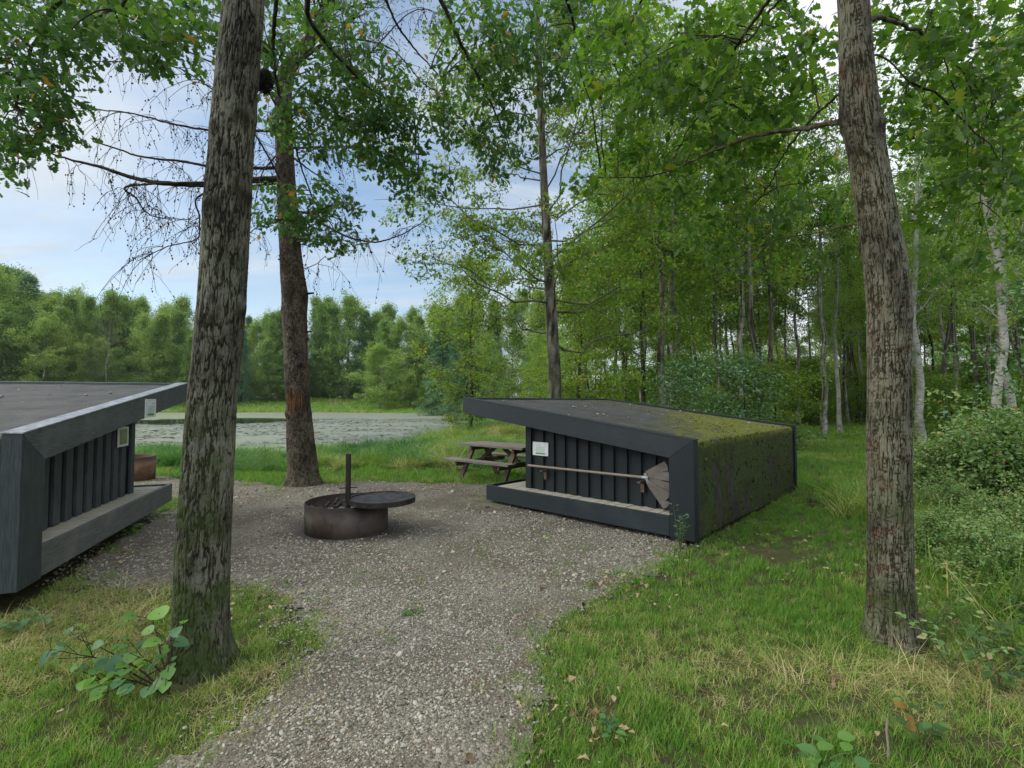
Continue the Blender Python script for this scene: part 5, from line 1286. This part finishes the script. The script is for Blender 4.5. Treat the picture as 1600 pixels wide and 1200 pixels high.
# the far shore
def top_y(px): return float(np.interp(px, [-300, 0, 60, 100, 130, 190, 240, 300, 350, 420, 480, 540, 600, 650, 700, 760, 900], [405, 412, 425, 440, 432, 458, 446, 474, 486, 488, 462, 458, 472, 470, 462, 450, 440]))
def shore_D(px):
    D = 40.0
    while D < 190:
        x = (px - 800) / FPX * D
        if D > 56 and psd(POND, np.array([x]), np.array([D]))[0] > 16 and (px > -150): 
            q = [psd(POND, np.array([(px - 800) / FPX * e]), np.array([e]))[0] for e in (D + 4, D + 10, D + 20)]
            if min(q) > 10: return D
        D += 1.0
    return D
for row, (dd, stp, jit, fr_) in enumerate(((0, 27, 9, .84), (8, 25, 11, .97), (18, 30, 14, 1.0))):
    px = -260 + row * 11
    while px < (660 if row == 0 else 860):
        p_ = px + random.uniform(-jit, jit); D = min(shore_D(p_), 118) + dd + random.uniform(-2, 4)
        if row == 0 and 480 < p_ < 560: px += stp; continue
        x = (p_ - 800) / FPX * D; z = hz(x, D)
        H = .94 * (CAMZ - z + (627.4 - top_y(p_)) / FPX * D) * fr_ * random.uniform(.86, 1.07) * (.72 if row == 0 and random.random() < .4 else 1)
        kk = random.random(); pr_ = PF[random.randrange(4)] if kk < (.97 if p_ < 330 else .9) else PC[random.randrange(2)]
        put(pr_, p_, D, H, 18, ('green tree in the front row beyond the pond', 'taller tree in the second row beyond the pond', 'tree at the back of the wood beyond the pond')[row], 'tree', ('front row beyond the pond', 'second row beyond the pond', 'back of the wood beyond the pond')[row], 'far_tree', wide=random.uniform(.68, .95))
        px += stp * random.uniform(.8, 1.2)
D = shore_D(165) - 2; x = (165 - 800) / FPX * D
put(PDD, 165, D, (627 - 472) / FPX * D - 1, 14, 'bare pale half-dead tree in front of the far trees at left', 'tree', rz=0, wide=1.1)
put(PF[2], 592, 84, 11, 18, 'lone light-green spreading tree leaning out at the far shore', 'tree', rz=.3, wide=1.5, name='shore_tree')
for px, D, H in ((385, 98, 7), (420, 99, 6), (450, 97, 8), (640, 88, 6), (665, 84, 6), (705, 74, 6), (745, 60, 5), (478, 112, 8), (500, 114, 9), (522, 115, 9), (545, 114, 9), (568, 113, 8), (590, 112, 8), (615, 110, 8), (640, 108, 8), (665, 106, 8)):
    put(PF[random.randrange(4)], px, D, H, 18, 'low bushy tree at the foot of the far wood', 'tree', 'low bushes along the far shore', 'far_tree', wide=1.7)

c = 0
while c < 40:
    D = random.uniform(52, 78); px = random.uniform(960, 2100)
    if psd(POND, np.array([(px - 800) / FPX * D]), np.array([D]))[0] < 5: continue
    put(PS_[c % 2], px, D, random.uniform(4.5, 6.5), 4, 'large dark shrub closing off the far back of the wood', 'shrub', 'shrubs at the far back of the wood', wide=1.4); c += 1

# ------------------------------------------------------------------ bushes and plants near by
PBU = [Proto(gen_tree('bramble_bush', 760 + i, 1.25, .012, .0, 60, 1.0, 6, 4, 8, .055, OVAL, M['bush_leaf'], M['twig'], elev=(.15, 1.2), sag=-.25, spread=.06, tint=.42, wob=.9, twl=.14, seg=2)) for i in range(2)]
for k, (px, D, H, w_, lab) in enumerate(((1500, 7.2, .95, 1.2, 'dense low bramble bush at left end of the thicket by the lawn'), (1590, 6.6, 1.15, 1.15, 'tall bramble bush at right edge of the picture'), (1555, 8.3, 1.25, 1.3, 'bramble bush at the back of the thicket, under the white birch'), (1680, 5.8, 1.0, 1.2, 'bramble bush just outside the thicket nearest the camera'), (1570, 5.3, .55, 1.0, 'small browning bramble bush in front of the thicket'), (1478, 6.2, .5, 1.1, 'lowest bramble bush, nearest the big right trunk'), (1620, 4.7, .62, 1.0, 'bramble bush at right edge just above the rank grass'), (1466, 5.0, .42, 1.2, 'knee-high bramble sprig close right of the big right trunk'), (1530, 4.4, .48, 1.2, 'low bramble among the rank grass, between right trunk and picture edge'), (1600, 3.9, .45, 1.1, 'bramble nearest the camera in the rank grass at right edge'))):
    put(PBU[k % 2], px, D, H, 1.25, lab, 'bush', 'bramble thicket on the right', rz=k * 1.3, wide=w_)

def broad_plant(name, base, stems, nleaf, lsize, label, seed, m='sapling_leaf', h=.3, spread=.25, tpl=OVAL, cat='plant', group=None, droop=-.1):
    r = np.random.default_rng(seed); sa, la = Acc(), Acc()
    for k in range(stems):
        a = r.uniform(0, 2 * PI); tt = np.linspace(0, 1, 8)[:, None]
        tip = np.array([math.cos(a) * spread * r.uniform(.3, 1), math.sin(a) * spread * r.uniform(.3, 1), h * r.uniform(.5, 1)])
        P = tip * tt + np.array([0, 0, 1]) * .12 * h * np.sin(tt * PI) + np.cumsum(r.normal(0, .004, (8, 3)), 0)
        V, F = tubes(P[None], np.linspace(.004, .0015, 8)[None] * (h / .3) ** .5, 5); sa.add(V, F, .4)
        s = np.linspace(.25, 1, nleaf) + r.normal(0, .04, nleaf); s = np.clip(s, .1, 1)
        pos, tg = at_curve(P[None], np.zeros(nleaf, int), s)
        sd_ = np.stack([-tg[:, 1], tg[:, 0], 0 * tg[:, 0]], 1); sd_ /= np.linalg.norm(sd_, axis=1, keepdims=True) + 1e-6
        d = sd_ * np.where(np.arange(nleaf) % 2, 1, -1)[:, None] + tg * .5 + r.normal(0, .3, (nleaf, 3)); d[:, 2] = d[:, 2] * .4 + droop
        V, F, K = leaves(pos + d * .015, d, np.array([0, 0, 1.0]) + r.normal(0, .28, (nleaf, 3)), lsize * r.uniform(.6, 1.2, nleaf), tpl)
        la.add(V, F, np.repeat(r.uniform(.1, .9, nleaf), K))
    root = empty(name, base); sa.obj('stems', M['stem'], root, True); la.obj('leaves', M[m], root)
    tag(root, label, cat, group); return root
OVAL2 = template([0, .08, .25, .5, .75, .92, 1], [.02, .22, .37, .39, .27, .09, .0], .18, .2)
g_ = G(262, 1085)
root = empty('sapling', g_); sa, la = Acc(), Acc(); r = np.random.default_rng(12)
dg = g_[1]
leafpx = [(248, 958, 36, 1), (205, 962, 22, .8), (190, 975, 20, .6), (125, 990, 24, .2), (100, 1005, 22, .1), (85, 1020, 22, .1), (72, 1026, 22, .05), (150, 1008, 20, .4), (185, 1010, 24, .6), (200, 1030, 24, .8), (165, 1035, 26, .15), (178, 1040, 28, .1), (150, 1048, 22, .7), (135, 1065, 28, .9), (155, 1078, 24, .5), (185, 1066, 22, .15), (200, 1075, 20, .2), (215, 1045, 22, .95), (222, 1030, 22, .9), (240, 1002, 24, .9), (255, 1015, 20, .9), (275, 985, 22, .2), (280, 1003, 24, .3), (268, 1030, 18, .3), (262, 1050, 24, .6), (252, 1062, 28, .5), (170, 1058, 24, .85), (230, 1078, 20, .3), (120, 1040, 18, .8), (108, 985, 16, .3), (232, 985, 22, .8), (195, 1048, 22, .6)]
leafpx = leafpx + [(a + r.integers(-22, 22), b + r.integers(-14, 12), w_ * .7, r.uniform(.2, .95)) for a, b, w_, _ in leafpx[3:]]
tips = [(238, 965), (120, 995), (80, 1018), (170, 1030), (278, 990), (140, 1065), (225, 1030)]
sp = []
for k, (a, b) in enumerate(tips):
    e_ = P3(a, b, dg * CP + r.uniform(-.2, .25)) - g_; tt = np.linspace(0, 1, 9)[:, None]
    P = e_ * tt + np.array([0, 0, 1]) * .05 * np.sin(tt * PI); P += np.cumsum(r.normal(0, .003, P.shape), 0)
    V, F = tubes(P[None], np.linspace(.006, .002, 9)[None], 6); sa.add(V, F, .4); sp.append(P)
ND = np.concatenate(sp)
for a, b, w_, tn in leafpx:
    c = P3(a, b, min(dg * CP + r.uniform(-.22, .28), 1.5 * FPX / (b - 627.4) - .12)) - g_; j = np.linalg.norm(ND - c, axis=1).argmin(); A = ND[j]
    P = A + (c - A) * np.linspace(0, 1, 5)[:, None]; V, F = tubes(P[None], np.full((1, 5), .0017), 4); sa.add(V, F, .4)
    d = (c - A) + rdir(1, r)[0] * .04; d[2] *= .3
    nrm = np.array([[r.normal(0, .3), -.35 + r.normal(0, .25), 1.0]])
    V, F, K = leaves((c - d / (np.linalg.norm(d) + 1e-6) * w_ / FPX * dg * .4)[None], d[None], nrm, np.array([w_ / FPX * dg * 1.02]), OVAL2)
    la.add(V, F, np.full(K, tn))
sa.obj('stems', M['twig'], root, True); la.obj('leaves', M['sapling_leaf'], root); tag(root, 'sapling with large rounded bright green leaves at the foot of left trunk', 'sapling')
broad_plant('weed', G(642, 962), 7, 6, .032, 'small dark green weed alone in the middle of the gravel', 3, h=.05, spread=.08)
broad_plant('thin_sapling', G(1062, 862), 6, 16, .045, 'thin sapling with small pale leaves at near corner of right shelter', 4, m='blue_leaf', h=.52, spread=.14, cat='sapling', droop=.1)
broad_plant('dock_plant', G(1290, 1197), 5, 3, .09, 'broad-leaved green plant at bottom edge of the grass', 5, h=.10, spread=.18)
broad_plant('nettle_plant', G(1440, 1165), 4, 8, .06, 'upright broad-leaved plant at bottom right beside a dry stalk', 6, h=.30, spread=.16, m='oak_leaf')
broad_plant('nettle_plant', G(1560, 1080), 5, 10, .055, 'leafy plant in the rank grass at bottom right corner', 7, h=.34, spread=.25, m='oak_leaf')
broad_plant('weed', G(958, 1150), 4, 4, .05, 'little green plant among dead leaves in the foreground grass', 8, h=.07, spread=.06)
broad_plant('weed', G(1265, 790), 5, 10, .05, 'thin dark weed on the lawn beside far end of right shelter', 9, h=.3, spread=.12, m='oak_leaf')
broad_plant('weed', G(200, 838), 6, 7, .055, 'green weed growing from under edge of the left shelter deck', 10, h=.16, spread=.14)
broad_plant('weed', G(35, 985), 5, 6, .07, 'greyish-green weed in the straw before the left shelter post', 11, h=.12, spread=.2, m='blue_leaf')
for k, (px, py) in enumerate(((1500, 900), (1540, 860), (1470, 840), (1580, 930), (1450, 960), (1530, 985), (1490, 1010), (1590, 1010))):
    broad_plant('leafy_weed', G(px, py + 40), 6, 10, .045, 'leafy weed in the rank grass below the bramble thicket', 20 + k, h=.34, spread=.3, m=('bush_leaf', 'oak_leaf')[k % 2], group='leafy weeds in the rank grass')
sk = G(1388, 1190); st = Acc(); P = np.array([[0, 0, -.02], [.002, 0, .06], [-.002, .003, .13], [.001, 0, .19]]); V, F = tubes(P[None], np.full((1, 4), .0045), 7); st.add(V, F, .9)
o = st.obj('dry_stalk', M['pole_wood']); o.location = [float(v) for v in sk]; tag(o, 'broken dry stalk standing upright in the foreground grass', 'stalk')

# ------------------------------------------------------------------ light, sky, camera
SUN_AZ, SUN_EL = R(-95), R(38)      # azimuth from +Y towards +X: light from the open pond side on the left
sd_ = Vector((math.sin(SUN_AZ) * math.cos(SUN_EL), math.cos(SUN_AZ) * math.cos(SUN_EL), math.sin(SUN_EL)))
L_ = bpy.data.lights.new('sun', 'SUN'); L_.energy = 1.9; L_.angle = R(40); L_.color = (1, .95, .88)
lo = bpy.data.objects.new('sun', L_); C.objects.link(lo); lo.rotation_euler = sd_.to_track_quat('Z', 'Y').to_euler()
w = bpy.data.worlds.new('World'); bpy.context.scene.world = w; w.use_nodes = True
t = w.node_tree; t.nodes.clear()
class WT(NT):
    def __init__(s): s.t = t
W = WT()
sky = W.n('ShaderNodeTexSky', sky_type='NISHITA', sun_disc=False, sun_elevation=SUN_EL, sun_rotation=SUN_AZ, altitude=50, air_density=1.0, dust_density=1.5, ozone_density=2.0)
tc = W.n('ShaderNodeTexCoord').outputs['Generated']
s3 = W.n('ShaderNodeSeparateXYZ', {0: tc})
zz = W.math('ADD', W.math('MAXIMUM', s3.outputs[2], 0.0), .16)
cv = W.n('ShaderNodeCombineXYZ', {0: W.math('DIVIDE', s3.outputs[0], zz), 1: W.math('DIVIDE', s3.outputs[1], zz), 2: 0.0}).outputs[0]
cvm = W.n('ShaderNodeMapping', {'Vector': cv, 'Rotation': (0, 0, .5), 'Scale': (.55, 1.3, 1)}).outputs[0]
n1 = W.noise(.9, cvm, 8, .62, .6); 
cl_ = W.ramp(n1, [(.36, .05), (.47, .45), (.60, 1)])
hor = W.ramp(s3.outputs[2], [(0.0, .7), (.12, .3), (.4, 0)])
rightc = W.ramp(s3.outputs[0], [(.0, 0), (.42, .85)])
m_ = W.math('MAXIMUM', W.math('MAXIMUM', cl_, hor), rightc)
cloudc = W.mix(W.ramp(W.noise(1.7, cvm, 6, .6), [(.3, 0), (.7, 1)]), (3.0, 3.7, 4.5), (5.0, 5.3, 5.6))
warm = W.mix(W.ramp(s3.outputs[2], [(0.0, 1), (.22, 0)]), cloudc, (5.0, 5.05, 5.0))
warm = W.mix(W.ramp(s3.outputs[0], [(.05, 0), (.4, 1)]), warm, (7.0, 7.2, 7.6))
ovh = W.math('MAXIMUM', W.ramp(s3.outputs[2], [(.62, 0), (.9, 1)]), W.ramp(W.math('MULTIPLY', s3.outputs[1], -1.0), [(.0, 0), (.5, .45)]))
m_ = W.math('MAXIMUM', m_, W.math('MULTIPLY', ovh, .9))
warm = W.mix(ovh, warm, (14.0, 14.8, 16.0))
skyb = W.mix(1.0, sky.outputs[0], (1.0, 1.10, 1.10), 'MULTIPLY')
col = W.mix(m_, skyb, warm)
bg = W.n('ShaderNodeBackground', {'Color': col, 'Strength': .095})
out = W.n('ShaderNodeOutputWorld', {'Surface': bg.outputs[0]})

cam = bpy.data.cameras.new('camera'); cam.sensor_width = 36; cam.lens = 36 * FPX / 1600; cam.clip_start = .05; cam.clip_end = 3000
co_ = bpy.data.objects.new('camera', cam); C.objects.link(co_); co_.location = (0, 0, CAMZ); co_.rotation_euler = (PI / 2 + PITCH, 0, 0)
hb = MB().box(-420, 420, -60, 420, -4, 60).build('haze', M['paper'], None, 0)
hm_ = bpy.data.materials.new('haze_air'); hm_.use_nodes = True; nt_ = hm_.node_tree; nt_.nodes.clear()
pv = nt_.nodes.new('ShaderNodeVolumePrincipled'); pv.inputs['Color'].default_value = (.80, .88, .95, 1); pv.inputs['Density'].default_value = .00011; pv.inputs['Anisotropy'].default_value = .2
nt_.links.new(pv.outputs[0], nt_.nodes.new('ShaderNodeOutputMaterial').inputs['Volume'])
hb.data.materials[0] = hm_; tag(hb, 'thin pale haze in the air over pond and woods', 'haze', kind='stuff')
sc = bpy.context.scene; sc.camera = co_
sc.view_settings.view_transform = 'Standard'; sc.view_settings.look = 'None'; sc.view_settings.exposure = 0.86; sc.view_settings.gamma = 1
sc.cycles.max_bounces = 6; sc.cycles.diffuse_bounces = 4; sc.cycles.transmission_bounces = 3; sc.cycles.glossy_bounces = 2; sc.cycles.transparent_max_bounces = 4
sc.cycles.caustics_reflective = False; sc.cycles.caustics_refractive = False
